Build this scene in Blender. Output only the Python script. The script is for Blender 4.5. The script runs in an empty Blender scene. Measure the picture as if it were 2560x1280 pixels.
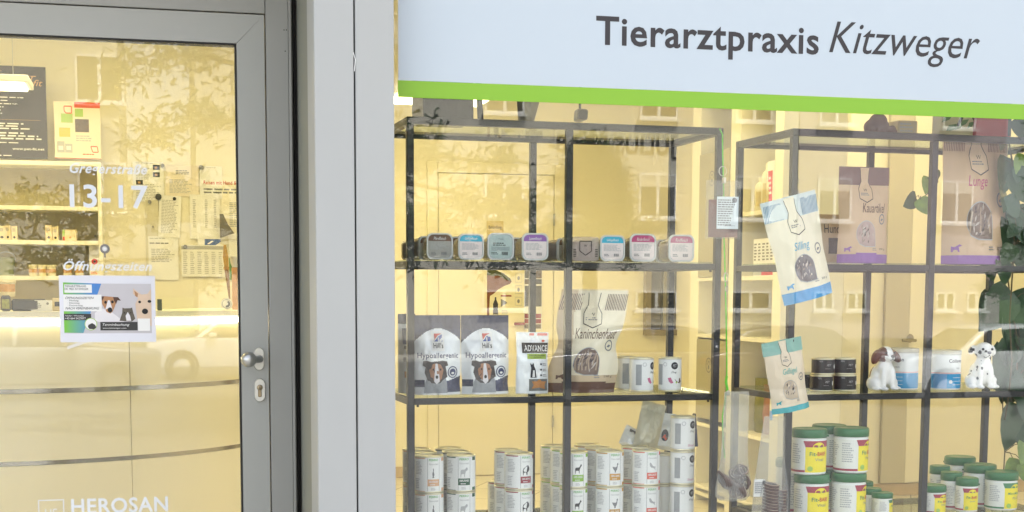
import bpy, math, random
from mathutils import Vector, Matrix, noise
S = bpy.context.scene
COL = S.collection
rnd = random.Random(7)
# ---------------------------------------------------------------- camera
F_PX, YAW, PITCH, ROLL = 3591.84, 0.2360, -0.1012, 0.0039
CAM = Vector((-0.7059, -3.9329, 1.2405))
_cy, _sy, _cp, _sp, _cr, _sr = math.cos(YAW), math.sin(YAW), math.cos(PITCH), math.sin(PITCH), math.cos(ROLL), math.sin(ROLL)
FW = Vector((_sy*_cp, _cy*_cp, _sp)); RT0 = Vector((_cy, -_sy, 0)); UP0 = RT0.cross(FW)
RT = RT0*_cr + UP0*_sr; UP = UP0*_cr - RT0*_sr
cd = bpy.data.cameras.new('camera'); cam = bpy.data.objects.new('camera', cd); COL.objects.link(cam)
cam.matrix_world = Matrix(((RT.x, UP.x, -FW.x, CAM.x), (RT.y, UP.y, -FW.y, CAM.y), (RT.z, UP.z, -FW.z, CAM.z), (0, 0, 0, 1)))
cd.sensor_width = 36; cd.lens = 36*F_PX/2560; cd.shift_y = 458/2560; cd.clip_start = .05; cd.clip_end = 1500
S.camera = cam
def ray(px, py): return FW + RT*((px-1280)/F_PX) - UP*((py-1098)/F_PX)
def bp(px, py, Y):                       # the point of the facade-parallel plane y = Y that the pixel shows
    d = ray(px, py); return CAM + d*((Y-CAM.y)/d.y)
def bpl(px, py, p0, n):
    d = ray(px, py); return CAM + d*((Vector(p0)-CAM).dot(n)/d.dot(n))
# ---------------------------------------------------------------- world, sun, exposure
SUN_EL, SUN_AZ = math.radians(54), math.radians(20)       # sun stands behind the shop, so the shop front is in open shade
W = bpy.data.worlds.new('World'); S.world = W; W.use_nodes = True
nt = W.node_tree; bg = nt.nodes['Background']; sky = nt.nodes.new('ShaderNodeTexSky')
sky.sky_type = 'NISHITA'; sky.sun_disc = False; sky.sun_elevation = SUN_EL; sky.sun_rotation = SUN_AZ
sky.air_density = 1.0; sky.dust_density = 3.0; sky.ozone_density = 1.0
bw = nt.nodes.new('ShaderNodeRGBToBW'); hs = nt.nodes.new('ShaderNodeMix'); hs.data_type = 'RGBA'; hs.inputs[0].default_value = .75; nt.links.new(sky.outputs[0], bw.inputs[0]); nt.links.new(sky.outputs[0], hs.inputs[6]); nt.links.new(bw.outputs[0], hs.inputs[7]); nt.links.new(hs.outputs[2], bg.inputs[0])
bg.inputs[1].default_value = 0.15
sd = bpy.data.lights.new('sun', 'SUN'); sd.energy = 2.0; sd.angle = math.radians(1.5); sd.color = (1, .95, .86)
sun = bpy.data.objects.new('sun', sd); COL.objects.link(sun)
sdir = Vector((math.sin(SUN_AZ)*math.cos(SUN_EL), math.cos(SUN_AZ)*math.cos(SUN_EL), math.sin(SUN_EL)))
sun.rotation_euler = sdir.to_track_quat('Z', 'Y').to_euler(); sun.location = sdir*40
S.view_settings.view_transform = 'Standard'; S.view_settings.look = 'None'; S.view_settings.gamma = 1
S.view_settings.exposure = 2.5
S.cycles.max_bounces = 8; S.cycles.diffuse_bounces = 4; S.cycles.glossy_bounces = 3; S.cycles.transparent_max_bounces = 32
S.cycles.sample_clamp_indirect = 6; S.cycles.caustics_reflective = False; S.cycles.caustics_refractive = False
# ---------------------------------------------------------------- materials
MC = {}
def lin(c): return tuple(((x/255)/12.92 if x/255 <= .04045 else ((x/255+.055)/1.055)**2.4) for x in c)
def M(name, rgb, rough=.5, metal=0., var=.06, scale=8., bump=0., spec=.5, coat=0.):
    """rgb 0-255 sRGB base colour, broken up by a noise of +-var"""
    if name in MC: return MC[name]
    m = bpy.data.materials.new(name); m.use_nodes = True; n = m.node_tree; b = n.nodes['Principled BSDF']
    c = lin(rgb); b.inputs['Roughness'].default_value = rough; b.inputs['Metallic'].default_value = metal
    b.inputs['Specular IOR Level'].default_value = spec; b.inputs['Coat Weight'].default_value = coat
    if var > 0:
        tc = n.nodes.new('ShaderNodeTexCoord'); no = n.nodes.new('ShaderNodeTexNoise'); no.inputs['Scale'].default_value = scale
        no.inputs['Detail'].default_value = 4
        mx = n.nodes.new('ShaderNodeMix'); mx.data_type = 'RGBA'
        mx.inputs[6].default_value = (*[x*(1-var) for x in c], 1); mx.inputs[7].default_value = (*[min(1, x*(1+var)) for x in c], 1)
        n.links.new(tc.outputs['Object'], no.inputs['Vector']); n.links.new(no.outputs['Fac'], mx.inputs[0]); n.links.new(mx.outputs[2], b.inputs['Base Color'])
        if bump:
            bu = n.nodes.new('ShaderNodeBump'); bu.inputs['Strength'].default_value = bump; bu.inputs['Distance'].default_value = .01
            n.links.new(no.outputs['Fac'], bu.inputs['Height']); n.links.new(bu.outputs[0], b.inputs['Normal'])
    else: b.inputs['Base Color'].default_value = (*c, 1)
    MC[name] = m; return m
def EM(name, rgb, strength):
    if name in MC: return MC[name]
    m = bpy.data.materials.new(name); m.use_nodes = True; n = m.node_tree; n.nodes.clear()
    o = n.nodes.new('ShaderNodeOutputMaterial'); e = n.nodes.new('ShaderNodeEmission')
    e.inputs[0].default_value = (*rgb, 1); e.inputs[1].default_value = strength; n.links.new(e.outputs[0], o.inputs[0])
    MC[name] = m; return m
def GL(name, tint=(1, 1, 1), refl=.07, rough=0., fres=True, diffuse=0., bump=0., dust=0.):
    """clear sheet: transparent mixed with a mirror coat (and a little milky diffuse for plastic film)"""
    if name in MC: return MC[name]
    m = bpy.data.materials.new(name); m.use_nodes = True; n = m.node_tree; n.nodes.clear(); L = n.links.new
    o = n.nodes.new('ShaderNodeOutputMaterial'); t = n.nodes.new('ShaderNodeBsdfTransparent'); g = n.nodes.new('ShaderNodeBsdfGlossy')
    t.inputs[0].default_value = (*tint, 1); g.inputs['Roughness'].default_value = rough
    mix = n.nodes.new('ShaderNodeMixShader')
    if fres:
        lw = n.nodes.new('ShaderNodeLayerWeight'); lw.inputs[0].default_value = .15
        ad = n.nodes.new('ShaderNodeMath'); ad.operation = 'MULTIPLY_ADD'; ad.inputs[1].default_value = .5; ad.inputs[2].default_value = refl
        L(lw.outputs['Fresnel'], ad.inputs[0]); ad.use_clamp = True
        ad.inputs[1].default_value = .25
        L(ad.outputs[0], mix.inputs[0])
    else: mix.inputs[0].default_value = refl
    base = t.outputs[0]
    if diffuse:
        d = n.nodes.new('ShaderNodeBsdfTranslucent'); d.inputs[0].default_value = (.9, .9, .88, 1)
        d2 = n.nodes.new('ShaderNodeBsdfDiffuse'); d2.inputs[0].default_value = (.9, .9, .88, 1)
        m3 = n.nodes.new('ShaderNodeMixShader'); m3.inputs[0].default_value = .5; L(d.outputs[0], m3.inputs[1]); L(d2.outputs[0], m3.inputs[2])
        m2 = n.nodes.new('ShaderNodeMixShader'); m2.inputs[0].default_value = diffuse; L(base, m2.inputs[1]); L(m3.outputs[0], m2.inputs[2]); base = m2.outputs[0]
    if dust:
        d4 = n.nodes.new('ShaderNodeBsdfDiffuse'); d4.inputs[0].default_value = (.8, .8, .78, 1); m4 = n.nodes.new('ShaderNodeMixShader'); tc4 = n.nodes.new('ShaderNodeTexCoord'); n4 = n.nodes.new('ShaderNodeTexNoise'); n4.inputs['Scale'].default_value = 2.2; n4.inputs['Detail'].default_value = 7; n4.inputs['Roughness'].default_value = .65
        mp4 = n.nodes.new('ShaderNodeMapping'); mp4.inputs['Scale'].default_value = (1.6, 1, .7); mr4 = n.nodes.new('ShaderNodeMapRange'); mr4.inputs[1].default_value = .42; mr4.inputs[2].default_value = .72; mr4.inputs[3].default_value = dust*.35; mr4.inputs[4].default_value = dust*1.6
        L(tc4.outputs['Object'], mp4.inputs[0]); L(mp4.outputs[0], n4.inputs['Vector']); L(n4.outputs['Fac'], mr4.inputs[0]); L(mr4.outputs[0], m4.inputs[0]); L(base, m4.inputs[1]); L(d4.outputs[0], m4.inputs[2]); base = m4.outputs[0]
    if bump:
        no = n.nodes.new('ShaderNodeTexNoise'); no.inputs['Scale'].default_value = 25; bu = n.nodes.new('ShaderNodeBump')
        bu.inputs['Strength'].default_value = bump; bu.inputs['Distance'].default_value = .01; L(no.outputs[0], bu.inputs['Height']); L(bu.outputs[0], g.inputs['Normal'])
    L(base, mix.inputs[1]); L(g.outputs[0], mix.inputs[2]); L(mix.outputs[0], o.inputs[0])
    MC[name] = m; return m
# ---------------------------------------------------------------- mesh builder
class MB:
    def __init__(s): s.v = []; s.f = []; s.m = []; s.mats = []; s.sm = []
    def mi(s, mat):
        if mat not in s.mats: s.mats.append(mat)
        return s.mats.index(mat)
    def add(s, vs, fs, mat, smooth=False):
        b = len(s.v); i = s.mi(mat) if not isinstance(mat, list) else None
        s.v += [tuple(v) for v in vs]
        for k, f in enumerate(fs):
            s.f.append([b+j for j in f]); s.m.append(i if i is not None else s.mi(mat[k])); s.sm.append(smooth)
    def box(s, x0, x1, y0, y1, z0, z1, mat, T=None):
        vs = [Vector((x, y, z)) for z in (z0, z1) for y in (y0, y1) for x in (x0, x1)]
        if T is not None: vs = [T @ v for v in vs]
        s.add(vs, [(0, 2, 3, 1), (4, 5, 7, 6), (0, 1, 5, 4), (2, 6, 7, 3), (0, 4, 6, 2), (1, 3, 7, 5)], mat)
    def rbox(s, x0, x1, y0, y1, z0, z1, mat, b=.004):       # box with chamfered edges
        import itertools
        xs, ys, zs = (x0, x1), (y0, y1), (z0, z1); vs = []; idx = {}
        for i, j, k in itertools.product((0, 1), repeat=3):
            for ax in range(3):
                p = [xs[i], ys[j], zs[k]]; e = (i, j, k)
                for a in range(3):
                    if a != ax: p[a] += b*(1 if e[a] == 0 else -1)
                idx[(i, j, k, ax)] = len(vs); vs.append(Vector(p))
        fs = []
        for ax in range(3):
            a, c = [q for q in range(3) if q != ax]
            for e in (0, 1):
                q = []
                for (u, w) in ((0, 0), (1, 0), (1, 1), (0, 1)):
                    t = [0, 0, 0]; t[ax] = e; t[a] = u; t[c] = w; q.append(idx[(*t, ax)])
                fs.append(q if (e == 1) == (ax != 1) else q[::-1])
            for u in (0, 1):
                for w in (0, 1):      # edge running along ax, faces of axes a and c
                    t0 = [0, 0, 0]; t0[a] = u; t0[c] = w; t1 = list(t0); t1[ax] = 1
                    fs.append([idx[(*t0, a)], idx[(*t1, a)], idx[(*t1, c)], idx[(*t0, c)]])
        for e in itertools.product((0, 1), repeat=3): fs.append([idx[(*e, 0)], idx[(*e, 1)], idx[(*e, 2)]])
        s.add(vs, fs, mat)
    def tube(s, pts, r, mat, seg=8, close=False):
        pts = [Vector(p) for p in pts]; n = len(pts); rings = []; vs = []
        prev = None
        for i, p in enumerate(pts):
            if close: t = (pts[(i+1) % n]-pts[i-1]).normalized()
            else: t = (pts[min(i+1, n-1)]-pts[max(i-1, 0)]).normalized()
            a = prev if prev is not None else (Vector((0, 0, 1)) if abs(t.z) < .9 else Vector((1, 0, 0)))
            u = (a - t*a.dot(t)).normalized(); w = t.cross(u); prev = u
            rr = r[i] if isinstance(r, (list, tuple)) else r
            for k in range(seg):
                an = 2*math.pi*k/seg; vs.append(p + (u*math.cos(an)+w*math.sin(an))*rr)
        fs = []
        for i in range(n if close else n-1):
            j = (i+1) % n
            for k in range(seg):
                l = (k+1) % seg; fs.append((i*seg+k, i*seg+l, j*seg+l, j*seg+k))
        if not close: fs.append(tuple(range(seg))[::-1]); fs.append(tuple((n-1)*seg+k for k in range(seg)))
        s.add(vs, fs, mat, True)
    def lathe(s, prof, mat, seg=32, c=(0, 0, 0), T=None, mats=None):
        vs = []; fs = []; ml = []
        for (r, z) in prof:
            for k in range(seg):
                a = 2*math.pi*k/seg; v = Vector((c[0]+r*math.cos(a), c[1]+r*math.sin(a), c[2]+z)); vs.append(T @ v if T is not None else v)
        for i in range(len(prof)-1):
            for k in range(seg):
                l = (k+1) % seg; fs.append((i*seg+k, i*seg+l, (i+1)*seg+l, (i+1)*seg+k)); ml.append(mats[i] if mats else mat)
        s.add(vs, fs, ml, True)
    def grid(s, fn, nu, nv, mat, smooth=True, flip=False):
        vs = [fn(i/nu, j/nv) for j in range(nv+1) for i in range(nu+1)]; fs = []; ml = []
        for j in range(nv):
            for i in range(nu):
                a = j*(nu+1)+i; q = (a, a+1, a+nu+2, a+nu+1); fs.append(q[::-1] if flip else q)
                ml.append(mat((i+.5)/nu, (j+.5)/nv) if callable(mat) else mat)
        s.add(vs, fs, ml, smooth)
    def prism(s, pts, fn0, fn1, mat):          # outline pts 2D, two mapping functions for its two sides
        n = len(pts); s.add([fn0(*p) for p in pts]+[fn1(*p) for p in pts],
            [tuple(range(n))[::-1], tuple(range(n, 2*n))]+[(i, (i+1) % n, n+(i+1) % n, n+i) for i in range(n)], mat)
    def build(s, name, parent=None, loc=None, rot=None):
        me = bpy.data.meshes.new(name); me.from_pydata(s.v, [], s.f)
        for m in s.mats: me.materials.append(m)
        me.polygons.foreach_set('material_index', s.m); me.polygons.foreach_set('use_smooth', s.sm); me.update()
        if any(s.sm) and any(not x for x in s.sm) is False:
            try: me.set_sharp_from_angle(angle=math.radians(38))
            except Exception: pass
        o = bpy.data.objects.new(name, me); COL.objects.link(o)
        if parent is not None: o.parent = parent
        if loc is not None: o.location = loc
        if rot is not None: o.rotation_euler = rot
        return o
def tag(o, label=None, cat=None, group=None, kind=None):
    if label: o['label'] = label
    if cat: o['category'] = cat
    if group: o['group'] = group
    if kind: o['kind'] = kind
    return o
def thing(name, label, cat, loc=(0, 0, 0), rot=(0, 0, 0), group=None):
    o = bpy.data.objects.new(name, None); COL.objects.link(o); o.location = loc; o.rotation_euler = rot; o.empty_display_size = .02
    return tag(o, label, cat, group)
def dup(o, loc=None, rot=None, label=None, parent=None):
    c = o.copy(); COL.objects.link(c)
    if parent is not None: c.parent = parent
    if loc is not None: c.location = loc
    if rot is not None: c.rotation_euler = rot
    if label: c['label'] = label
    for ch in list(o.children): dup(ch, parent=c)
    return c
# ---------------------------------------------------------------- flat artwork laid on a surface map fn(u, v, off)
_tc = {}
def glyphs(txt, bold=False, italic=False, res=3):
    k = (txt, bold, italic)
    if k in _tc: return _tc[k]
    c = bpy.data.curves.new('txt', 'FONT'); c.body = txt; c.size = 1; c.resolution_u = res; c.fill_mode = 'FRONT'
    if bold: c.offset = .018; c.space_character = 1.06
    if italic: c.shear = .3
    o = bpy.data.objects.new('txt', c); me = o.to_mesh()
    vs = [(v.co.x, v.co.y) for v in me.vertices]; fs = [tuple(p.vertices) for p in me.polygons]
    o.to_mesh_clear(); bpy.data.objects.remove(o); bpy.data.curves.remove(c)
    x0 = min(v[0] for v in vs); x1 = max(v[0] for v in vs); y0 = min(v[1] for v in vs); y1 = max(v[1] for v in vs)
    vs = [((x-x0)/(x1-x0), (y-y0)/(y1-y0)) for x, y in vs]
    _tc[k] = (vs, fs, (x1-x0)/(y1-y0)); return _tc[k]
def text(mb, fn, s, x0, x1, y0, y1, mat, bold=False, italic=False, off=.0006, rot=0.):
    vs, fs, _ = glyphs(s, bold, italic); cr, sr = math.cos(rot), math.sin(rot); P = []
    for u, v in vs:
        a, b = (u-.5)*(x1-x0), (v-.5)*(y1-y0); P.append(fn((x0+x1)/2+a*cr-b*sr, (y0+y1)/2+a*sr+b*cr, off))
    mb.add(P, fs, mat)
def rect(mb, fn, x0, x1, y0, y1, mat, off=.0004, n=1, m=1):
    n = max(n, min(14, math.ceil(abs(x1-x0)/.09))); m = max(m, min(14, math.ceil(abs(y1-y0)/.07)))
    mb.grid(lambda a, b: fn(x0+(x1-x0)*a, y0+(y1-y0)*b, off), n, m, mat, smooth=False)
def disc(mb, fn, cx, cy, r, mat, off=.0005, seg=24, ri=0., ry=None, a0=0., a1=2*math.pi):
    ry = ry or r; k = seg; P = []; fs = []
    for i in range(k+1):
        a = a0+(a1-a0)*i/k; P.append(fn(cx+ri*math.cos(a), cy+ri*ry/r*math.sin(a), off)); P.append(fn(cx+r*math.cos(a), cy+ry*math.sin(a), off))
    fs = [(2*i, 2*i+1, 2*i+3, 2*i+2) for i in range(k)]; mb.add(P, fs, mat)
def poly(mb, fn, pts, mat, off=.0005):
    if max(p[0] for p in pts)-min(p[0] for p in pts) < .12 and max(p[1] for p in pts)-min(p[1] for p in pts) < .12:
        mb.add([fn(x, y, off) for x, y in pts], [tuple(range(len(pts)))], mat); return
    from mathutils.geometry import tessellate_polygon
    st = [tuple(Vector(pts[i]) for i in t) for t in tessellate_polygon([[Vector((x, y, 0)) for x, y in pts]])]; V = []
    while st:
        a, b, c = st.pop(); l = [(b-a).length, (c-b).length, (a-c).length]; k = l.index(max(l))
        if l[k] < .09: V += [a, b, c]; continue
        if k == 0: q = (a+b)/2; st += [(a, q, c), (q, b, c)]
        elif k == 1: q = (b+c)/2; st += [(a, b, q), (a, q, c)]
        else: q = (a+c)/2; st += [(a, b, q), (q, b, c)]
    mb.add([fn(p.x, p.y, off) for p in V], [(i, i+1, i+2) for i in range(0, len(V), 3)], mat)
def stroke(mb, fn, pts, w, mat, off=.0006, close=False):
    if close: pts = list(pts)+[pts[0]]
    pts = [q for (a, b), (c, d) in zip(pts, pts[1:]) for k_ in [max(1, math.ceil(math.hypot(c-a, d-b)/.06))] for q in [(a+(c-a)*j/k_, b+(d-b)*j/k_) for j in range(k_)]]+[pts[-1]]
    for (a, b), (c, d) in zip(pts, pts[1:]):
        l = math.hypot(c-a, d-b) or 1; nx, ny = -(d-b)/l*w/2, (c-a)/l*w/2
        mb.add([fn(a+nx, b+ny, off), fn(a-nx, b-ny, off), fn(c-nx, d-ny, off), fn(c+nx, d+ny, off)], [(0, 1, 2, 3)], mat)
def lines(mb, fn, x0, x1, y1, y0, n, mat, off=.0005, w=.5, seed=1):   # rows of small print
    r = random.Random(seed); st = (y1-y0)/n
    for i in range(n):
        y = y1-st*(i+.5); x = x0; xe = x0+(x1-x0)*r.uniform(.65, 1)
        while x < xe:
            l = (x1-x0)*r.uniform(.08, .2); rect(mb, fn, x, min(x+l, xe), y-st*w/2, y+st*w/2, mat, off); x += l+(x1-x0)*.03
def front(u, v, o): return Vector((u, -o, v))
# ---------------------------------------------------------------- common materials
m_clad = M('pillar paint', (174, 175, 173), .42, .0, .045, 2.5)
m_alu = M('door aluminium', (162, 163, 159), .4, .12, .03, 3)
m_alu2 = M('door frame aluminium', (152, 152, 148), .4, .12, .03, 3)
m_gasket = M('black gasket', (22, 20, 20), .6, 0, 0)
m_black = M('shelf black steel', (24, 25, 26), .42, .2, .15, 20)
m_wall = M('interior wall paint', (238, 232, 210), .75, 0, .025, 2, .05)
m_cream = M('cream board', (240, 236, 220), .5, 0, .02, 4)
m_ceil = M('ceiling paint', (240, 238, 228), .8, 0, .02, 2)
m_glass = GL('window glass', (.975, .985, .98), .043, dust=.010)
m_sglass = GL('shelf glass', (.84, .88, .85), .06)
m_white = M('white plastic', (232, 232, 228), .4, 0, .02, 6)
m_paper = M('white paper', (236, 235, 232), .8, 0, .02, 6)
m_grey = M('grey print', (130, 130, 132), .7, 0, 0)
m_lgrey = M('light grey print', (180, 180, 180), .7, 0, 0)
m_ink = M('dark print', (52, 50, 52), .7, 0, 0)
m_steel = M('brushed steel', (190, 190, 188), .28, .9, .05, 30)
m_tin = M('tinplate', (226, 218, 186), .38, .6, .06, 20)
GY = .10           # front face of the window glass
DY = .53           # face of the recessed door
# ================================================================ SETTING
def struct(mb, name, **k): return tag(mb.build(name, **k), kind='structure')
WY, RX, RY, CH = 5.6, 2.75, 4.12, 3.05     # back wall, side wall, right part's back wall, ceiling height
# floor with tile joints
m_tile = M('floor tile', (226, 219, 200), .3, 0, .05, 3); n = m_tile.node_tree; b = n.nodes['Principled BSDF']
br = n.nodes.new('ShaderNodeTexBrick'); br.offset = 0; br.inputs['Scale'].default_value = 1; br.inputs['Mortar Size'].default_value = .004
br.inputs['Brick Width'].default_value = .45; br.inputs['Row Height'].default_value = .45
br.inputs['Color1'].default_value = (*lin((228, 221, 203)), 1); br.inputs['Color2'].default_value = (*lin((220, 212, 192)), 1); br.inputs['Mortar'].default_value = (*lin((128, 118, 98)), 1)
tc = n.nodes.new('ShaderNodeTexCoord'); mp = n.nodes.new('ShaderNodeMapping'); mp.inputs['Rotation'].default_value = (0, 0, .5)
n.links.new(tc.outputs['Object'], mp.inputs[0]); n.links.new(mp.outputs[0], br.inputs['Vector']); n.links.new(br.outputs['Color'], b.inputs['Base Color'])
mb = MB(); mb.box(-3.4, 5.9, .0, WY+.1, -.1, 0, m_tile); struct(mb, 'floor')
mb = MB(); mb.box(-3.4, 5.9, .0, WY+.1, CH, CH+.15, m_ceil); struct(mb, 'ceiling')
mb = MB(); mb.box(-3.4, RX+.1, WY, WY+.12, 0, CH, m_wall); struct(mb, 'wall_back')
mb = MB(); mb.box(RX, RX+.1, RY+.12, WY, 0, CH, m_wall); struct(mb, 'wall_side')
mb = MB(); mb.box(RX, 5.8, RY, RY+.12, 0, CH, m_wall); struct(mb, 'wall_back_right')
mb = MB(); mb.box(-3.4, -3.28, .6, WY, 0, CH, m_wall); struct(mb, 'wall_left')
mb = MB(); mb.box(5.8, 5.92, .12, RY, 0, CH, m_wall); struct(mb, 'wall_right')
# skirting boards
m_skirt = M('skirting wood', (200, 178, 140), .5, 0, .1, 9)
mb = MB(); mb.box(-3.27, RX-.013, WY-.014, WY-.001, .002, .075, m_skirt); struct(mb, 'skirting_back')
mb = MB(); mb.box(RX, 5.79, RY-.014, RY-.001, .002, .075, m_skirt); struct(mb, 'skirting_back_right')
# outer shell of the shop: plaster walls beside and above the openings, roof
m_plaster = M('facade plaster', (205, 203, 196), .85, 0, .06, 5, .2)
PX0 = bp(790, 600, 0).x; PX1 = bp(987, 600, 0).x; SEAM = bp(889.5, 600, 0).x      # pillar edges
DZ_TOP = bp(400, 22, DY).z                                                         # top gap of the leaf
mb = MB(); mb.box(-8, -3.4, 0, .6, -.3, 4.3, m_plaster); struct(mb, 'facade_wall_left')
mb = MB(); mb.box(-3.4, PX0-.002, DY-.05, DY+.25, DZ_TOP+.28, 4.3, m_plaster); mb.box(-3.4, PX0-.002, .0, DY-.05, DZ_TOP+.27, 4.3, m_plaster); struct(mb, 'lintel_wall')  # front box, out of view, set low to shade the door top
mb = MB(); mb.box(PX0, 6.6, .02, .3, 2.75, 4.3, m_plaster); struct(mb, 'facade_wall_above')
mb = MB(); mb.box(5.6, 6.6, .02, .3, -.3, 2.748, m_plaster); struct(mb, 'facade_wall_right')
mb = MB(); mb.box(-8, 6.6, 0, 9, 4.3, 4.5, M('roof felt', (90, 90, 90), .9)); struct(mb, 'roof')
mb = MB(); mb.box(-8, 6.6, 8.8, 9, -.3, 4.3, m_plaster); mb.box(-8, -7.8, .6, 8.8, -.3, 4.3, m_plaster); mb.box(6.4, 6.6, .3, 8.8, -.3, 4.3, m_plaster); struct(mb, 'rear_walls')
mb = MB(); mb.box(PX1+.002, 5.6, .04, .24, -.3, .28, m_plaster); struct(mb, 'sill_wall')
# outside ground: pavement, kerb, road, parking and verge
m_pave = M('concrete paving', (186, 183, 176), .85, 0, .12, 6, .2); m_asph = M('asphalt', (112, 112, 112), .9, 0, .15, 30, .3)
m_lawn = M('lawn', (72, 92, 44), .95, 0, .3, 6, .4)
GZ = -.80
mb = MB(); mb.box(-30, 30, -3.2, DY, -.32, -.12, m_pave); struct(mb, 'pavement')
mb = MB(); mb.box(-30, 30, -3.35, -3.2, -.4, -.115, M('kerb granite', (165, 163, 158), .8, 0, .15, 20)); struct(mb, 'kerb')
mb = MB(); mb.add([(-60, -3.3, -.3), (60, -3.3, -.3), (60, -14, GZ), (-60, -14, GZ), (60, -38, GZ), (-60, -38, GZ)], [(0, 1, 2, 3), (3, 2, 4, 5)], m_asph); struct(mb, 'road')
mb = MB(); mb.add([(-600, 600, -1.0), (600, 600, -1.0), (600, -600, -1.0), (-600, -600, -1.0)], [(0, 1, 2, 3)], m_lawn); struct(mb, 'ground')
mb = MB(); mb.box(-60, 60, -41, -38, -.98, GZ+.1, m_pave); struct(mb, 'far_pavement')
# ---------------------------------------------------------------- cladded pillar between door and window
t = thing('cladding_pillar', 'light grey metal clad pillar between the glass door and the shop window', 'pillar', ((PX0+PX1)/2, 0, -.12))
ox = (PX0+PX1)/2; g = .0022; top = 2.9
def panel(x0, x1):
    mb = MB(); mb.rbox(x0-ox, x1-ox, 0, .02, 0, top, m_clad, .002); return mb.build('panel', t)
panel(PX0, SEAM-g); panel(SEAM+g, PX1)
mb = MB(); mb.rbox(PX0-ox, PX0-ox+.018, .0205, DY*.36, 0, top, m_clad, .0015)
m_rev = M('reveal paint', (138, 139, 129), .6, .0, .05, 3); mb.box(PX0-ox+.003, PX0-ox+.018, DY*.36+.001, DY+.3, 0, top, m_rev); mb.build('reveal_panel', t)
mb = MB(); mb.box(PX0-ox+.019, PX1-ox-.004, .021, .35, 0, top, m_gasket); mb.build('core', t)
mb = MB(); p = bp(888, 150, 0); mb.tube([(SEAM-ox-.003, .001, p.z+.12+.02), (SEAM-ox+.002, -.001, p.z+.12), (SEAM-ox-.001, -.001, p.z+.12-.03)], .0012, m_paper, 5); mb.build('sealant_flake', t)
# ---------------------------------------------------------------- door frame and door leaf (recessed)
def X(px, y=650, Y=DY): return bp(px, y, Y).x
GX1 = X(599); LX1 = X(668.5); FX0 = X(671.5); FX1 = X(737); KX1 = X(745)
GZT = bp(300, 96, DY).z; LZT = bp(300, 20, DY).z; FZT = LZT+.12
LX0 = GX1-1.02; GX0 = LX0+(LX1-GX1)
fr = thing('door_frame', 'fixed grey aluminium frame round the glass entrance door', 'door frame', (FX1, DY, -.12)); tag(fr, kind='structure')
o = Vector((-FX1, 0, .12))
def B(mb, x0, x1, y0, y1, z0, z1, m, r=.0015): mb.rbox(x0+o.x, x1+o.x, y0, y1, z0+o.z, z1+o.z, m, r)
mb = MB(); B(mb, FX0, FX1-.012, 0, .08, -.12, FZT+.3, m_alu2); B(mb, FX1-.0115, FX1-.0035, -.006, .08, -.12, FZT+.3, m_alu2); B(mb, FX1-.003, FX1, .002, .08, -.12, FZT+.3, m_alu2); mb.build('jamb', fr)
mb = MB(); B(mb, LX0-.08, FX0-.0015, 0, .08, LZT+.004, FZT+.3, m_alu2); mb.build('head', fr)
mb = MB(); B(mb, LX0-.08, LX0-.004, 0, .08, -.12, LZT+.003, m_alu2); mb.build('jamb', fr)
mb = MB(); B(mb, FX1+.0005, KX1+.02, .03, .08, -.12, FZT+.3, m_gasket, .001); B(mb, FX1+.0035, FX1+.0045, .0, .03, -.12, FZT+.3, m_gasket, .0002); mb.build('gasket', fr)
for (px_, py_) in ((710, 75), (716, 75), (713, 128)):
    q = bp(px_, py_, DY); T = Matrix.Translation((q.x+o.x, -.0005, q.z+o.z)) @ Matrix.Rotation(math.pi/2, 4, 'X'); mb = MB(); mb.lathe([(.0001, .0006), (.0014, .0006), (.0018, 0)], m_gasket, 10, T=T); mb.build('screw', fr)
df = thing('glass_door', 'glass entrance door in a grey aluminium frame with ball knob and silvery lettering', 'door', (LX1, DY, -.10))
o = Vector((-LX1, 0, .10))
sw = LX1-GX1
def miter(side):       # stiles and rails with 45 degree ends
    mb = MB(); x0, x1, z0, z1 = LX0+o.x, LX1+o.x, -.10+o.z, LZT+o.z; a = LZT-GZT; zb = .22+o.z
    q = {'t': [(x0, z1), (x1, z1), (x1-sw, z1-a), (x0+sw, z1-a)], 'r': [(x1, z0), (x1, z1), (x1-sw, z1-a), (x1-sw, zb)],
         'l': [(x0, z0), (x0, z1), (x0+sw, z1-a), (x0+sw, zb)], 'b': [(x0, z0), (x1, z0), (x1-sw, zb), (x0+sw, zb)]}[side]
    cx = sum(p[0] for p in q)/4; cz = sum(p[1] for p in q)/4
    q = [(p[0]+(.0004 if p[0] < cx else -.0004), p[1]+(.0004 if p[1] < cz else -.0004)) for p in q]
    mb.prism(q, lambda u, v: Vector((u, 0, v)), lambda u, v: Vector((u, .07, v)), m_alu)
    return mb
for sdn in 'trlb': miter(sdn).build('rail' if sdn in 'tb' else 'stile', df)
mb = MB()
for a in ((GX0, GX0+.004, -1, 0), (GX1-.005, GX1-.0005, -1, 0)): mb.box(a[0]+o.x, a[1]+o.x, .004, .05, .22+o.z, GZT+o.z, m_gasket)
mb.box(GX0+o.x+.0045, GX1+o.x-.0055, .004, .05, GZT-.005+o.z, GZT+o.z-.0005, m_gasket); mb.box(GX0+o.x+.0045, GX1+o.x-.0055, .004, .05, .2205+o.z, .225+o.z, m_gasket); mb.build('glazing_gasket', df)
mb = MB(); mb.box(GX0+o.x+.004, GX1+o.x-.005, .012, .018, .225+o.z, GZT+o.z-.005, m_glass); mb.build('glass_pane', df)
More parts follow.
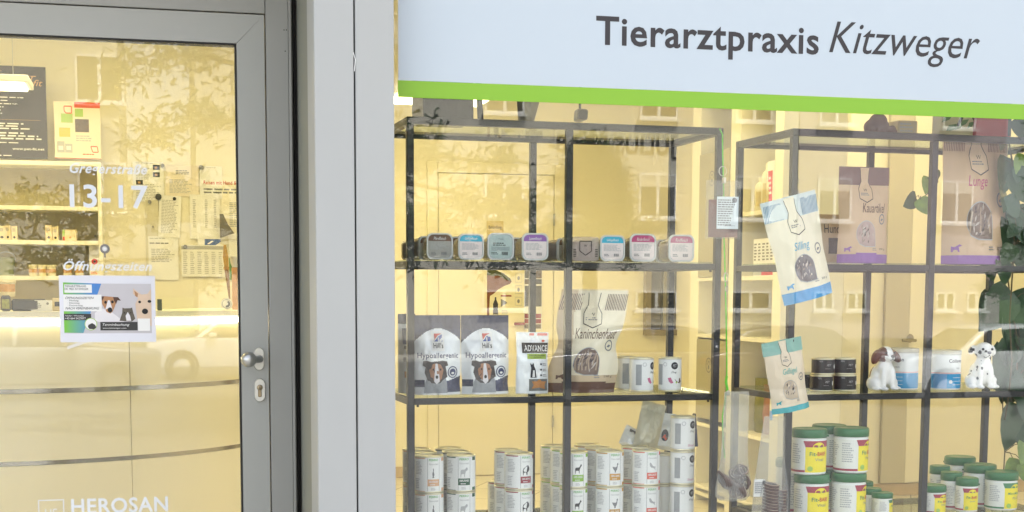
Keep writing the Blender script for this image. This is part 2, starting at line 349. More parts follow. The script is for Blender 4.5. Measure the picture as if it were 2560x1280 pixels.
# lettering on the pane
m_let = M('silver film lettering', (222, 226, 232), .6, 0, .03, 10)
mb = MB(); dfn = lambda u, v, f: Vector((u, .0112-f, v))
def dtext(s, xl, xr, yt, yb, slope=.045, **k):
    a = bp(xl, (yt+yb)/2-(xr-xl)/2*slope*.5, DY+.011); b_ = bp(xr, (yt+yb)/2, DY+.011); c = bp((xl+xr)/2, yt, DY+.011); d = bp((xl+xr)/2, yb, DY+.011)
    text(mb, dfn, s, a.x+o.x, b_.x+o.x, d.z+o.z, c.z+o.z, m_let, **k)
dtext('Gregerstraße', 174, 368, 409, 442, italic=True, bold=True); dtext('13-17', 174, 370, 462, 521, bold=True)
dtext('Öffnungszeiten', 158, 380, 648, 684, italic=True, bold=True); dtext('HEROSAN', 178, 420, 1244, 1282, bold=True)
dtext('HE', 113, 143, 1272, 1296, bold=False)
a = bp(95, 1250, DY+.011)+o; b_ = bp(160, 1250, DY+.011)+o; w_ = b_.x-a.x
for (x0, x1, z0, z1) in ((a.x, b_.x, a.z-.003, a.z), (a.x, a.x+.003, a.z-w_, a.z-.0035), (b_.x-.003, b_.x, a.z-w_, a.z-.0035)): rect(mb, dfn, x0, x1, z0, z1, m_let, .0006)
mb.build('lettering', df)
# knob with its rose, lock plate with cylinder
kp = bp(647, 897, DY); kz = bp(647, 897, DY).z
def oval(mb, cx, cz, w, h, y0, y1, mat, n=10):
    r = w/2; P = []
    for k in range(n+1): a = math.pi*k/n; P.append((cx+r*math.cos(a), cz+h/2-r+r*math.sin(a)))
    for k in range(n+1): a = math.pi+math.pi*k/n; P.append((cx+r*math.cos(a), cz-h/2+r+r*math.sin(a)))
    s = .9; Q = [(cx+(x-cx)*s, cz+(z-cz)*(1-(1-s)*w/h)) for x, z in P]; m = len(P)
    mb.add([Vector((x, y0, z)) for x, z in P]+[Vector((x, (y0+y1)/2-.001, z)) for x, z in P]+[Vector((x, y1, z)) for x, z in Q],
           [(i, (i+1) % m, m+(i+1) % m, m+i) for i in range(m)]+[(m+i, m+(i+1) % m, 2*m+(i+1) % m, 2*m+i) for i in range(m)]+[tuple(range(2*m, 3*m))], mat)
m_rose = M('satin aluminium plate', (205, 203, 196), .35, .5, .03, 20)
mb = MB(); cx = kp.x+o.x; cz = kp.z+o.z; oval(mb, cx+.0, cz, .031, .069, 0, -.012, m_rose); ro = mb.build('knob_rose', df)
kb = bp(622, 899, DY-.055); kx = kb.x+o.x; kzz = kb.z+o.z
mb = MB(); mb.tube([(cx, -.010, cz), (cx, -.03, cz), (cx-.006, -.045, cz), (kx+.015, -.055, kzz)], [.012, .012, .011, .010], m_steel, 16)
prof = [(.0235*math.sin(math.pi*i/16)+.00005, -.0235*math.cos(math.pi*i/16)) for i in range(17)]
mb.lathe(prof, m_steel, 28, (kx, -.055, kzz)); mb.build('door_knob', df)
lp = bp(649, 975, DY); mb = MB(); lx, lz = lp.x+o.x, lp.z+o.z; oval(mb, lx, lz, .033, .071, 0, -.010, m_rose); lk = mb.build('lock_plate', df)
mb = MB(); T = Matrix.Translation((lx, -.010, lz+.008)) @ Matrix.Rotation(math.pi/2, 4, 'X')
mb.lathe([(.0088, -.002), (.0088, .003), (.007, .004), (.0001, .004)], M('lock brass', (150, 135, 110), .35, .8), 20, T=T)
mb.rbox(lx-.0055, lx+.0055, -.0125, -.008, lz-.021, lz+.002, M('lock brass', (150, 135, 110)), .002); mb.box(lx-.0012, lx+.0012, -.0145, -.0135, lz+.002, lz+.012, m_gasket); mb.build('lock_cylinder', lk)
# ---------------------------------------------------------------- shop window: pane, sign film
sw_ = thing('shop_window', 'large clear shop window pane in front of the two black shelves', 'window', (3.2, GY, .28)); tag(sw_, kind='structure')
mb = MB(); mb.box(PX1-3.2-.03, 2.38, 0, .006, 0.0, 2.46, m_glass); mb.build('glass_pane', sw_)
mb = MB(); mb.rbox(PX1-3.2+.002, 2.39, -.03, .03, -.06, -.001, m_alu, .002); mb.rbox(PX1-3.2+.002, 2.39, -.03, .03, 2.461, 2.52, m_alu, .002); mb.build('window_frame', sw_)
bx0 = bp(995.5, 150, GY-.001).x; zb = bp(1780, 271, GY-.001).z; zg = bp(1780, 230.5, GY-.001).z
ws = thing('window_sign', 'white film sign with dark veterinary practice lettering above a bright green stripe', 'sign', (bx0, GY-.0012, zb))
sfn = lambda u, v, f: Vector((u, -f, v))
m_sgw = M('sign white film', (190, 200, 208), .5, 0, .015, 1.5); m_sgg = M('sign green film', (134, 182, 48), .5, 0, .02, 3); m_sgt = M('sign charcoal lettering', (54, 50, 52), .6, 0, .05, 30)
mb = MB(); rect(mb, sfn, 0, 5.55-bx0, zg-zb, 2.7-zb, m_sgw, 0, 8, 1); mb.build('white_film', ws)
mb = MB(); rect(mb, sfn, -.0015, 5.55-bx0, 0, zg-zb-.0005, m_sgg, .0002, 8, 1); mb.build('green_stripe', ws)
mb = MB()
def stext(s, x0, y0, x1, y1, yt, yb, xm, **k):
    a = bp(x0, y0, GY-.001); b_ = bp(x1, y1, GY-.001); tt = bp(xm, yt, GY-.001); bb = bp(xm, yb, GY-.001)
    text(mb, sfn, s, a.x-bx0, b_.x-bx0, bb.z-zb, tt.z-zb, m_sgt, res=6, **k) if False else text(mb, sfn, s, a.x-bx0, b_.x-bx0, bb.z-zb, tt.z-zb, m_sgt, **k)
stext('Tierarztpraxis', 1490, 80, 2047, 105, 56, 149, 1822, bold=True); stext('Kitzweger', 2073, 110, 2449, 125, 66, 168, 2330, italic=True)
mb.build('sign_lettering', ws)
# ---------------------------------------------------------------- ceiling light panels
m_lamp = EM('lamp diffuser', (1, .825, .385), 2.55)
def lamp(x, y, z, w, d, label):
    t = thing('ceiling_light', label, 'ceiling light', (x, y, z), (0, 0, 0), 'hanging ceiling light panels')
    mb = MB(); mb.rbox(-w/2, w/2, -d/2, d/2, .012, .05, m_white, .004); mb.build('housing', t)
    mb = MB(); mb.box(-w/2+.03, w/2-.03, -d/2+.03, d/2-.03, 0, .0115, m_lamp); mb.build('diffuser', t)
    for sx in (-1, 1): mb = MB(); mb.tube([(sx*w*.35, 0, .05), (sx*w*.35, 0, CH-z)], .002, m_steel, 5); mb.build('cable', t)
p = bp(-70, 216, 4.6); lamp(p.x, p.y, p.z, .62, .34, 'square white glowing panel hanging in front of the dark poster behind the door')
p = bp(1100, 252, 4.7); lamp(p.x, p.y, p.z-.0, .62, .5, 'white glowing panel peeping out under the green stripe behind the black bag')
for i, (x, y) in enumerate(((-2.2, 2.0), (-.6, 3.2), (.9, 1.9), (2.2, 3.0), (3.6, 1.9), (4.9, 3.0), (1.1, 3.6), (3.5, 3.3), (-2.3, 4.4), (-1.1, 4.3))):  # unseen panels added to light the room, the last to brighten the left
    lamp(x, y, 2.9, .62, .62, 'unseen added white glowing panel high under the shop ceiling, above the picture frame')
# ---------------------------------------------------------------- shelving units
U1 = (0., .30, .0335, .39, 1.743); U2 = (1.1867, .2343, .0469, .39, 1.737)
Z1, Z2, Z3 = 1.3277, .9193, .512
def upt(U, u, v, z=0):
    x, y, th = U[:3]; return Vector((x+u*math.cos(th)-v*math.sin(th), y+u*math.sin(th)+v*math.cos(th), z))
def uat(U, px, py, v):              # point on the unit's plane at depth v behind its front
    th = U[2]; n_ = Vector((-math.sin(th), math.cos(th), 0)); return bpl(px, py, upt(U, 0, v), n_)
def shelf_unit(U, label):
    x, y, th, dp, H = U; t = thing('shelving_unit', label, 'shelf', (x, y, 0), (0, 0, th)); r = .0105; zt = H
    for u in (0, .49, .98):
        for v in (0, dp):
            mb = MB(); mb.rbox(u-r, u+r, v-r, v+r, 0.0, zt-r-.0003 if True else zt, m_black, .0012); mb.build('post', t)
    for z, nm in ((zt, 'top_frame'), (Z1-.002, 'shelf_frame'), (Z2-.002, 'shelf_frame'), (Z3-.002, 'shelf_frame'), (.08, 'shelf_frame')):
        mb = MB(); top_ = nm == 'top_frame'; q = r if top_ else r-.0006
        hh = r if top_ else .0095
        if top_:
            mb.rbox(-r, .98+r, -r, r, z-hh, z+hh, m_black, .0012); mb.rbox(-r, .98+r, dp-r, dp+r, z-hh, z+hh, m_black, .0012)
        else:
            for (a, b_) in ((r+.0003, .49-r-.0003), (.49+r+.0003, .98-r-.0003)):
                mb.rbox(a, b_, -q, q, z-hh, z+hh, m_black, .0012)
                if z != Z2-.002: mb.rbox(a, b_, dp-q, dp+q, z-hh, z+hh, m_black, .0012)
        for u in (0, .98):
            mb.rbox(u-q, u+q, r+.0003, dp-r-.0003, z-hh, z+hh, m_black, .0012)
        mb.build(nm, t)
        mb = MB(); mb.box(.004-(r if top_ else 0)+.008, .98-.012, -r*.0+.012, dp-.012, z+hh+.0005, z+hh+.0055, m_sglass)
        if top_: mb = MB(); mb.box(r, .98-r, r, dp-r, z-.004, z+.002, m_sglass)
        mb.build('glass_shelf', t)
    for z in (Z1, Z2, Z3):
        for u in (.022, .958): mb = MB(); mb.lathe([(.0001, -.006), (.004, -.006), (.004, 0)], m_black, 10, (u, 0, z-.0125)); mb.build('bolt', t)
    return t
shelf_unit(U1, 'black steel shelf with glass boards holding plastic tubs, treat bags and stacked cans')
shelf_unit(U2, 'black steel shelf with glass boards holding pouches, dog figurines and green lidded jars')
S1, S2, S3 = Z1+.013, Z2+.013, Z3+.013          # heights of the glass tops
# ================================================================ INTERIOR OF THE SHOP
# door of treatment room in the back wall
dl, dr = bp(1096, 800, WY-.02).x, bp(1382, 800, WY-.02).x; dt = bp(1240, 436, WY-.02).z
m_door = M('interior door laminate', (236, 229, 205), .45, 0, .02, 3)
t = thing('interior_door', 'plain pale door with a small room number card behind the plastic tubs', 'door', (dr, WY-.001, 0))
mb = MB(); w = dl-dr; mb.rbox(w, 0, -.022, -.001, .006, dt, m_door, .002); mb.build('door_leaf', t)
mb = MB(); mb.rbox(w-.075, w-.004, -.03, -.001, .001, dt+.075, m_door, .002); mb.rbox(.004, .075, -.03, -.001, .001, dt+.075, m_door, .002); mb.rbox(w-.0035, .0035, -.03, -.001, dt+.004, dt+.075, m_door, .002); mb.build('door_casing', t)
for z in (bp(1382, 550, WY).z, bp(1382, 1052, WY).z):
    mb = MB(); mb.tube([(.001, -.034, z-.04), (.001, -.034, z+.04)], .007, m_steel, 10); mb.build('hinge', t)
a = bp(1217, 552, WY-.03); b_ = bp(1259, 610, WY-.03)
t = thing('room_sign', 'small cream card reading treatment room 2 on the pale door', 'sign', (a.x, WY-.0245, b_.z))
w, h = b_.x-a.x, a.z-b_.z; mb = MB(); mb.rbox(0, w, -.002, 0, 0, h, M('sign card', (214, 196, 150), .7, 0, .02), .0005)
fn = lambda u, v, f: Vector((u, -.002-f, v)); text(mb, fn, 'Behandlung', w*.12, w*.88, h*.62, h*.80, m_ink); text(mb, fn, '2', w*.42, w*.56, h*.18, h*.44, m_ink); mb.build('card', t)
# pocket of the wall: casing strip left of the door
# hatch window in the back wall
a = bp(1612, 690, WY-.03); b_ = bp(1732, 838, WY-.03)
t = thing('hatch_window', 'grey framed hatch window with slatted panels in the back wall', 'window', (a.x, WY-.001, b_.z))
w, h = b_.x-a.x, bp(1612, 655, WY-.03).z-b_.z; m_hf = M('hatch frame', (150, 140, 120), .5, 0, .05); m_hp = M('hatch panel', (98, 96, 92), .3, 0, .15, 5)
mb = MB(); mb.rbox(0, w, -.06, -.001, 0, .04, m_hf, .003); mb.rbox(0, w, -.06, -.001, h-.04, h, m_hf, .003); mb.rbox(0, .04, -.06, -.001, .0405, h-.0405, m_hf, .003); mb.rbox(w-.04, w, -.06, -.001, .0405, h-.0405, m_hf, .003); mb.build('window_frame', t)
for k in range(3):
    mb = MB(); x0 = .0405+(w-.081)*k/3; mb.rbox(x0, x0+(w-.081)/3-.008, -.03-.008*(k % 2), -.015, .041, h-.041, m_hp if k != 1 else M('hatch panel light', (150, 146, 132), .3, 0, .1), .002); mb.build('sliding_panel', t)
# poster with umbrella pine and dropper bottle + photo strip
a = bp(1217, 670, WY-.02); b_ = bp(1309, 815, WY-.02)
t = thing('poster', 'cream poster with umbrella pine and dropper bottle on the back wall', 'poster', (a.x, WY-.024, b_.z))
w, h = b_.x-a.x, a.z-b_.z; fn = lambda u, v, f: Vector((u*w, -.004-f, v*h)); mb = MB(); mb.rbox(0, w, -.004, 0, 0, h, M('poster paper', (238, 230, 200), .6, 0, .02), .0005); mb.build('sheet', t)
m_bark = M('printed bark', (120, 72, 48), .8, 0, .3, 60); m_pine = M('printed pine crown', (78, 82, 40), .8, 0, .4, 80); m_red = M('printed dark red', (135, 28, 35), .7, 0, 0)
mb = MB(); poly(mb, fn, [(0, .78), (.0, .98), (.2, .97), (.45, .90), (.62, .82), (.66, .77), (.62, .73), (.45, .69), (.3, .63), (.18, .56), (.08, .52), (.06, .3), (.07, .02), (0, .02)], m_bark)
poly(mb, fn, [(0, .88), (0, .985), (.2, .975), (.45, .905), (.62, .825), (.66, .77), (.5, .8), (.3, .87), (.15, .86)], m_pine, .0009)
poly(mb, fn, [(.16, .06), (.30, .06), (.30, .28), (.16, .28)], M('printed bottle', (70, 62, 50), .4, 0, .1)); poly(mb, fn, [(.17, .28), (.29, .28), (.30, .38), (.25, .46), (.25, .5), (.21, .5), (.21, .46), (.16, .38)], m_ink); poly(mb, fn, [(.17, .09), (.29, .09), (.29, .2), (.17, .2)], m_paper, .0008)
poly(mb, fn, [(.37, .51), (.66, .51), (.66, .535), (.37, .535)], m_red); poly(mb, fn, [(.37, .33), (.55, .4), (.5, .43), (.37, .47)], m_grey)
for k in range(3): stroke(mb, fn, [(.76, .9-.2*k), (.94, .9-.2*k), (.94, .76-.2*k), (.76, .76-.2*k)], .008, m_lgrey, close=True); disc(mb, fn, .85, .83-.2*k, .035, m_grey)
lines(mb, fn, .4, .6, .28, .2, 3, m_lgrey); mb.build('print', t)
a = bp(1309.5, 640, WY-.02); b_ = bp(1354, 825, WY-.02)
t = thing('photo_calendar', 'narrow wall calendar of small dark photos with a red strip beside the pine poster', 'calendar', (a.x, WY-.024, b_.z))
w, h = b_.x-a.x, a.z-b_.z; fn = lambda u, v, f: Vector((u*w, -.004-f, v*h)); mb = MB(); mb.rbox(.002, w, -.004, 0, 0, h, m_paper, .0005)
for i in range(2):
    for j, (y0, y1) in enumerate(((.70, .99), (.62, .69), (.32, .6))): rect(mb, fn, .04+.48*i, .49+.48*i, y0, y1, M('printed photo %d' % ((i+j) % 3), [(70, 66, 44), (96, 78, 52), (60, 58, 52)][(i+j) % 3], .6, 0, .8, 70))
    for j in range(3): rect(mb, fn, .04+.48*i, .47+.48*i, .02+.07*j, .08+.07*j, m_red if j else M('printed photo 1', (96, 78, 52)))
mb.build('sheet', t)
t = thing('wall_strip', 'dark red ledge strip under the pine poster', 'shelf', (bp(1283, 800, WY).x, WY-.0235, bp(1283, 806, WY).z))
mb = MB(); mb.rbox(0, bp(1308, 800, WY).x-bp(1283, 800, WY).x, -.03, 0, -.018, 0, m_red, .002); mb.build('ledge', t)
# ceiling speaker / black rounded cube on the wall top right of the first shelf is built with the items
# side wall cabinet (faces the left), uprights, boards and what stands in it
XS = RX-.36
def sp(px, py): return bpl(px, py, (XS, 0, 0), Vector((1, 0, 0)))
ys = [sp(p, 650).y for p in (1727, 1747, 1822, 1846, 1932, 1953)]       # far to near: upright edges
zs_ = lambda px, py: sp(px, py).z
ztop = 2.42
t = thing('tall_cabinet', 'tall cream open cabinet with grey backed compartments on the side wall', 'cabinet', (XS, ys[5], 0))
Y0 = ys[5]; m_back = M('cabinet back board', (172, 164, 132), .6, 0, .04, 4)
for (a, b_) in ((ys[0], ys[1]), (ys[2], ys[3]), (ys[4], ys[5])):
    mb = MB(); mb.rbox(0, .355, b_-Y0, a-Y0, .0, ztop, m_cream, .002); mb.build('upright', t)
mb = MB(); mb.box(.345, .355, .001, ys[0]-Y0, 0, ztop, m_back); mb.build('back_panel', t)
zl = [zs_(1890, p) for p in (527, 690, 845, 1090, 1262)]
for z in zl + [ztop-.02, .06]:
    for (a, b_) in ((ys[1], ys[2]), (ys[3], ys[4])):
        mb = MB(); mb.rbox(.001, .344, b_-Y0+.0005, a-Y0-.0005, z-.022, z, m_cream, .001); mb.build('cabinet_shelf', t)
m_tint = M('frosted panel', (170, 164, 140), .35, 0, .03, 2)
for (z0, z1) in ((zl[1]+.001, zs_(1785, 380)), (zl[3]+.03, zl[2]-.03)):
    mb = MB(); y0, y1 = ys[2]-Y0, ys[1]-Y0; mb.rbox(-.006, -.0005, y0+.004, y1-.004, z0, z1, m_tint, .001)
    fn = lambda u, v, f: Vector((-.006-f, u, v)); cx = (y0+y1)/2+.03; cz = z1-.15; disc(mb, fn, cx, cz, .045, m_grey, ri=.038)
    for k, (ax, az) in enumerate(((-.022, .006), (-.008, .02), (.008, .02), (.022, .006))): disc(mb, fn, cx+ax, cz+az, .006, m_grey, seg=10)
    disc(mb, fn, cx, cz-.012, .013, m_grey, seg=12); mb.build('sliding_door', t)
def cyl_thing(name, label, cat, x, y, z, prof, mats, group=None, band=None):
    t = thing(name, label, cat, (x, y, z), (0, 0, 0), group); mb = MB(); mb.lathe(prof, mats[0], 20); mb.build('body', t)
    if band:
        mb = MB(); f = lambda u, v, o_: Vector(((band[0]+o_)*math.sin(u/band[0]), -(band[0]+o_)*math.cos(u/band[0]), v)); rect(mb, f, -band[0]*1.3, band[0]*1.3, band[1], band[2], mats[1], .0006, 12, 1); mb.build('label', t)
    return t
bot = [(.0001, 0), (.032, 0), (.034, .005), (.034, .13), (.028, .15), (.013, .165), (.013, .19), (.0001, .19)]
m_wbot = M('white bottle', (225, 218, 195), .4, 0, .03); m_lab = M('pale bottle label', (205, 190, 150), .7, 0, .1, 30)
for i, (px, h, lb) in enumerate(((1868, 1.0, 'short white bottle with pale label in the tall cabinet'), (1884, 1.35, 'tall white spray bottle in the tall cabinet'), (1897, 1.1, 'middle white bottle beside the tall spray bottle in the cabinet'))):
    q = sp(px, 500); cyl_thing('bottle', lb, 'bottle', XS+.08, q.y, zl[0], [(r*1.0, z*h) for r, z in bot], (m_wbot, m_lab), 'bottles in the tall cabinet', (.034, .03, .11*h))
def box_thing(name, label, cat, loc, w, d, h, mat, art=None, rz=0, group=None):
    t = thing(name, label, cat, loc, (0, 0, rz), group); mb = MB(); mb.rbox(-w/2, w/2, 0, d, 0, h, mat, min(w, d, h)*.06); mb.build('body', t)
    if art: mb = MB(); art(mb, front, w, h); mb.build('print', t)
    return t
m_redp = M('red print', (196, 40, 36), .6, 0, .05); m_orange = M('orange print', (230, 120, 50), .6, 0, .05)
def art_red(mb, fn, w, h): rect(mb, fn, -w*.3, w*.35, h*.1, h*.8, m_redp); lines(mb, fn, -w*.2, w*.25, h*.7, h*.3, 4, m_paper, .0009)
q = sp(1912, 500); box_thing('medicine_box', 'white box with upright red print in the cabinet', 'box', (XS+.05, q.y+.05, zl[0]+.0005), .09, .09, .26, m_paper, art_red, -math.pi/2)
for k in range(6):
    q = sp(1872+k*10, 620)
    def ab(mb, fn, w, h, k=k): lines(mb, fn, -w*.3, w*.3, h*.9, h*.4, 6, m_ink, seed=k); rect(mb, fn, -w*.5, w*.5, h*.02, h*.3, m_redp if k > 1 else m_lgrey)
    box_thing('leaflet', ['pale leaflet standing first in the cabinet file row', 'grey footed leaflet standing second in the cabinet file row', 'red footed leaflet standing third in the cabinet file row', 'red footed leaflet standing fourth in the cabinet file row', 'red footed leaflet standing fifth in the cabinet file row', 'red footed leaflet standing last in the cabinet file row'][k], 'leaflet', (XS+.04, q.y, zl[1]+.0005), .06, .012, .2, m_paper, ab, -math.pi/2, 'leaflets in the tall cabinet')
for k, c in enumerate(((120, 118, 50), (150, 100, 70), (175, 165, 60), (120, 130, 80))):
    q = sp(1860+k*22, 1040); t = thing('snack_bag', ['olive snack bag in the lower cabinet compartment', 'brown snack bag in the lower cabinet compartment', 'yellow snack bag in the lower cabinet compartment', 'sage green snack bag in the lower cabinet compartment'][k], 'snack bag', (XS+.1, q.y, zl[3]+.001), (0, 0, -1.5), 'snack bags in the tall cabinet')
    hh = .3-.03*k; mb = MB(); f = lambda u, v, hh=hh: Vector(((u-.5)*.15, -.035*math.sin(math.pi*u)*math.sin(math.pi*min(1, v+.15))+.004*noise.noise(Vector((u*6, v*6, k))), v*hh))
    mb.grid(f, 10, 12, M('snack bag %d' % k, c, .4, 0, .5, 25)); mb.grid(lambda u, v: Vector(((u-.5)*.15, .02*math.sin(math.pi*u), v*hh)), 10, 12, M('snack bag %d' % k, c), flip=True); mb.build('pouch', t)
# right part: door, casing, wall panels
t = thing('interior_door', 'pale door with a brass lever handle behind the dog figurines', 'door', (bp(2268, 800, RY).x, RY-.001, 0))
ht = 2.05; x2 = bp(2600, 800, RY).x-bp(2268, 800, RY).x
mb = MB(); mb.rbox(.003, x2, -.022, -.001, .08, 3.0, m_door, .002); mb.build('door_leaf', t)
mb = MB(); x1 = bp(2207, 800, RY).x-bp(2268, 800, RY).x; mb.rbox(x1, -.002, -.03, -.001, .08, 3.0, M('grey casing', (196, 188, 162), .5, 0, .02), .002); mb.build('door_casing', t)
hp = bp(2281, 845, RY-.06); zz = bp(2281, 851, RY-.06).z; hx = hp.x-bp(2268, 800, RY).x; m_brass = M('brass', (150, 142, 116), .35, .7, .03)
mb = MB(); T = Matrix.Translation((hx, -.022, zz+.012)) @ Matrix.Rotation(math.pi/2, 4, 'X'); mb.lathe([(.027, 0), (.027, .006), (.02, .01), (.0001, .01)], m_brass, 20, T=T); mb.tube([(hx, -.03, zz), (hx, -.06, zz), (hx-.01, -.065, zz), (hx-.07, -.065, zz)], .009, m_brass, 10); mb.tube([(hx, -.06, zz), (hx+.025, -.06, zz)], .009, m_brass, 10)
mb.build('door_handle', t)
for px0, px1, lb in ((2067, 2163, 'smooth cream wall panel between two joints behind the brown pouch'), (1962, 2064, 'narrow cream wall panel behind the tilted hanging bag')):
    a, b_ = bp(px0, 800, RY), bp(px1, 800, RY); t = thing('wall_panel', lb, 'wall panel', (a.x, RY-.001, .08)); mb = MB(); mb.rbox(.002, b_.x-a.x-.002, -.012, -.001, 0, 2.9, m_cream, .001); mb.build('panel', t)
# ---------------------------------------------------------------- reception desk (curved) with light strip
DR = 1.41; DCX = -1.5; dfront = CAM.y+6.2; DCY = dfront+DR
m_desk = M('desk panel', (240, 232, 205), .28, 0, .015, 2, 0, .5, .3); m_chrome = M('chrome strip', (185, 180, 170), .15, .95, .1, 20)
t = thing('reception_desk', 'curved cream reception desk with chrome strips and a glowing light line', 'reception desk', (DCX, DCY, 0))
def arc(r, z, a0=-2.9, a1=0.0, n=60): return [Vector((r*math.cos(a0+(a1-a0)*i/n), r*math.sin(a0+(a1-a0)*i/n), z)) for i in range(n+1)]
def band(mb, r0, r1, z0, z1, mat, a0=-2.9, a1=0.0, n=60):
    P = arc(r1, z0, a0, a1, n)+arc(r1, z1, a0, a1, n)+arc(r0, z0, a0, a1, n)+arc(r0, z1, a0, a1, n); k = n+1; F = []
    for i in range(n): F += [(i, i+1, k+i+1, k+i), (2*k+i+1, 2*k+i, 3*k+i, 3*k+i+1), (k+i, k+i+1, 3*k+i+1, 3*k+i), (i+1, i, 2*k+i, 2*k+i+1)]
    F += [(0, k, 3*k, 2*k), (n, 2*k+n, 3*k+n, k+n)]; mb.add(P, F, mat, True)
def dz(py): return bp(300, py, dfront+.03).z
z1a, z1b, z2a, z2b = dz(981), dz(970), dz(1158), dz(1148); DTOP = dz(779)
aj = math.atan2(-math.sqrt(DR**2-(bp(322, 900, dfront+.02).x-DCX)**2), bp(322, 900, dfront+.02).x-DCX)
for (z0, z1) in ((.05, z2a-.001), (z2b+.001, z1a-.001), (z1b+.001, DTOP-.055)):
    for (a0, a1) in ((-2.9, aj-.0012), (aj+.0012, 0)):
        mb = MB(); band(mb, DR-.02, DR, z0, z1, m_desk, a0, a1, 40); mb.build('front_panel', t)
for (z0, z1) in ((z2a, z2b), (z1a, z1b)):
    mb = MB(); band(mb, DR-.02, DR-.004, z0, z1, m_chrome); mb.build('chrome_strip', t)
mb = MB(); band(mb, DR-.5, DR+.03, DTOP-.022, DTOP, m_cream); mb.build('counter_top', t)
mb = MB(); band(mb, DR-.03, DR-.0205, .05, DTOP-.023, m_ink); mb.build('core', t)
mb = MB(); band(mb, DR-.02, DR+.004, DTOP-.052, DTOP-.034, EM('light strip', (1, .86, .55), 9)); mb.build('light_strip', t)
# things standing on the counter
def on_desk(px, r): # point of the counter at pixel column px, r metres behind the front edge
    d = ray(px, 760); lo = None
    for k in range(4000):
        p = CAM+d*(k*.003)
        if math.hypot(p.x-DCX, p.y-DCY) < DR-r: return Vector((p.x, p.y, DTOP+.0005))
def art_card(mb, fn, w, h): lines(mb, fn, -w*.4, w*.1, h*.75, h*.3, 3, m_grey); disc(mb, fn, w*.3, h*.7, h*.12, m_grey)
m_dk = M('dark grey plastic', (48, 47, 48), .4, 0, .05)
p = on_desk(60, .1)
t = thing('card_terminal', 'low dark grey card terminal on the counter beside the card holder', 'card terminal', p, (0, 0, .1)); mb = MB(); mb.rbox(-.05, .09, 0, .09, 0, .05, m_dk, .008); mb.rbox(-.09, -.052, -.01, .06, 0, .065, m_dk, .006); mb.build('body', t)
mb = MB(); fn = lambda u, v, f: Vector((u, -.01-f, v)); rect(mb, fn, -.087, -.057, .01, .05, M('coloured buttons', (150, 150, 70), .5, 0, .8, 90), .0008); mb.build('keypad', t)
p = on_desk(103, .09); box_thing('card_holder', 'cream business card stack in a clear holder on the counter', 'card holder', p, .085, .03, .045, m_paper, art_card)
p = on_desk(146, .14); box_thing('leaflet_box', 'small cream box with black top opening on the counter next to the paper notice', 'box', p, .05, .05, .055, M('cream card box', (232, 214, 170), .7, 0, .03), lambda mb, fn, w, h: rect(mb, fn, -w*.3, w*.4, h*.35, h*.7, m_ink))
p = on_desk(399, .12); box_thing('pen_box', 'small black box on the counter just right of the paper notice', 'box', p, .02, .04, .05, m_dk)
# ---------------------------------------------------------------- wall shelf behind the desk
sx1 = bp(256, 600, WY-.3).x; sx0 = -3.27; zt = [bp(150, y, WY-.3).z for y in (403, 515, 601, 690)]
t = thing('wall_shelf', 'cream wall shelf of four boards behind the reception desk', 'shelf', (sx1, WY-.3, 0))
mb = MB(); mb.rbox(-.022, 0, 0, .298, zt[3]-.6, zt[0], m_cream, .001); mb.build('side_panel', t)
for z in zt:
    mb = MB(); mb.rbox(sx0-sx1, -.0225, 0, .285, z-.026, z, m_cream, .001); mb.build('board', t)
mb = MB(); mb.box(sx0-sx1, -.0225, .286, .297, zt[3]-.6, zt[0]-.001, M('shelf back board', (196, 186, 150), .6, 0, .03)); mb.build('back_panel', t)
def onshelf(px, k, dy=.06): return Vector((bp(px, 600, WY-.3+dy).x, WY-.3+dy, zt[k]+.0005))
# posters leaning on top
def poster(px0, py0, px1, py1, label, mat, art, name='poster', dy=.1, Y=None, cat='poster'):
    Y = Y or WY-.3+dy; a = bp(px0, py0, Y); b_ = bp(px1, py1, Y); w, h = b_.x-a.x, a.z-b_.z
    t = thing(name, label, cat, (a.x, Y, b_.z)); mb = MB(); mb.rbox(0, w, 0, .004, 0, h, mat, .0005); mb.build('sheet', t)
    if art: mb = MB(); art(mb, lambda u, v, f: Vector((u*w, -f, v*h))); mb.build('print', t)
    return t
m_slate = M('slate print', (52, 47, 44), .6, 0, .35, 14); m_gold = M('gold print', (196, 150, 90), .6, 0, .1, 40)
def art_pet(mb, fn):
    r = random.Random(5)
    for k in range(26):
        x, y = r.uniform(.45, 1), r.uniform(.5, 1); stroke(mb, fn, [(x, y), (x+r.uniform(-.15, .1), y+r.uniform(-.08, .08)), (x+r.uniform(-.2, .1), y+r.uniform(-.12, .1))], .006, m_gasket) if x < .85 and y < .88 else None
    text(mb, fn, 'PET', .62, .88, .83, .90, m_gold, italic=True); text(mb, fn, 'fit', .84, .96, .79, .86, m_gold, italic=True)
    lines(mb, fn, .04, .64, .955, .935, 1, m_gold)
    for k in range(6): lines(mb, fn, .1, .75-.05*k, .67-.035*k, .65-.035*k, 1, m_paper, seed=k); disc(mb, fn, .05, .66-.035*k, .008, m_paper, seg=8)
    rect(mb, fn, .05, .92, .418, .421, m_gold); lines(mb, fn, .04, .95, .39, .31, 3, m_paper, seed=3); lines(mb, fn, .04, .95, .29, .2, 3, m_paper, seed=4); lines(mb, fn, .04, .9, .18, .16, 1, m_paper)
    lines(mb, fn, .06, .42, .14, .08, 3, m_paper); text(mb, fn, 'www.pet-fit.net', .56, .96, .085, .12, m_paper, bold=True); lines(mb, fn, .03, .78, .04, .02, 1, m_paper)
poster(-90, 160, 120, 398, 'dark slate poster with gold and white print on top of the wall shelf', m_slate, art_pet)
m_lime = M('lime print', (165, 200, 90), .6, 0, .02); m_orp = M('orange red print', (228, 96, 60), .6, 0, .02); m_yel = M('yellow print', (240, 195, 70), .6, 0, .02)
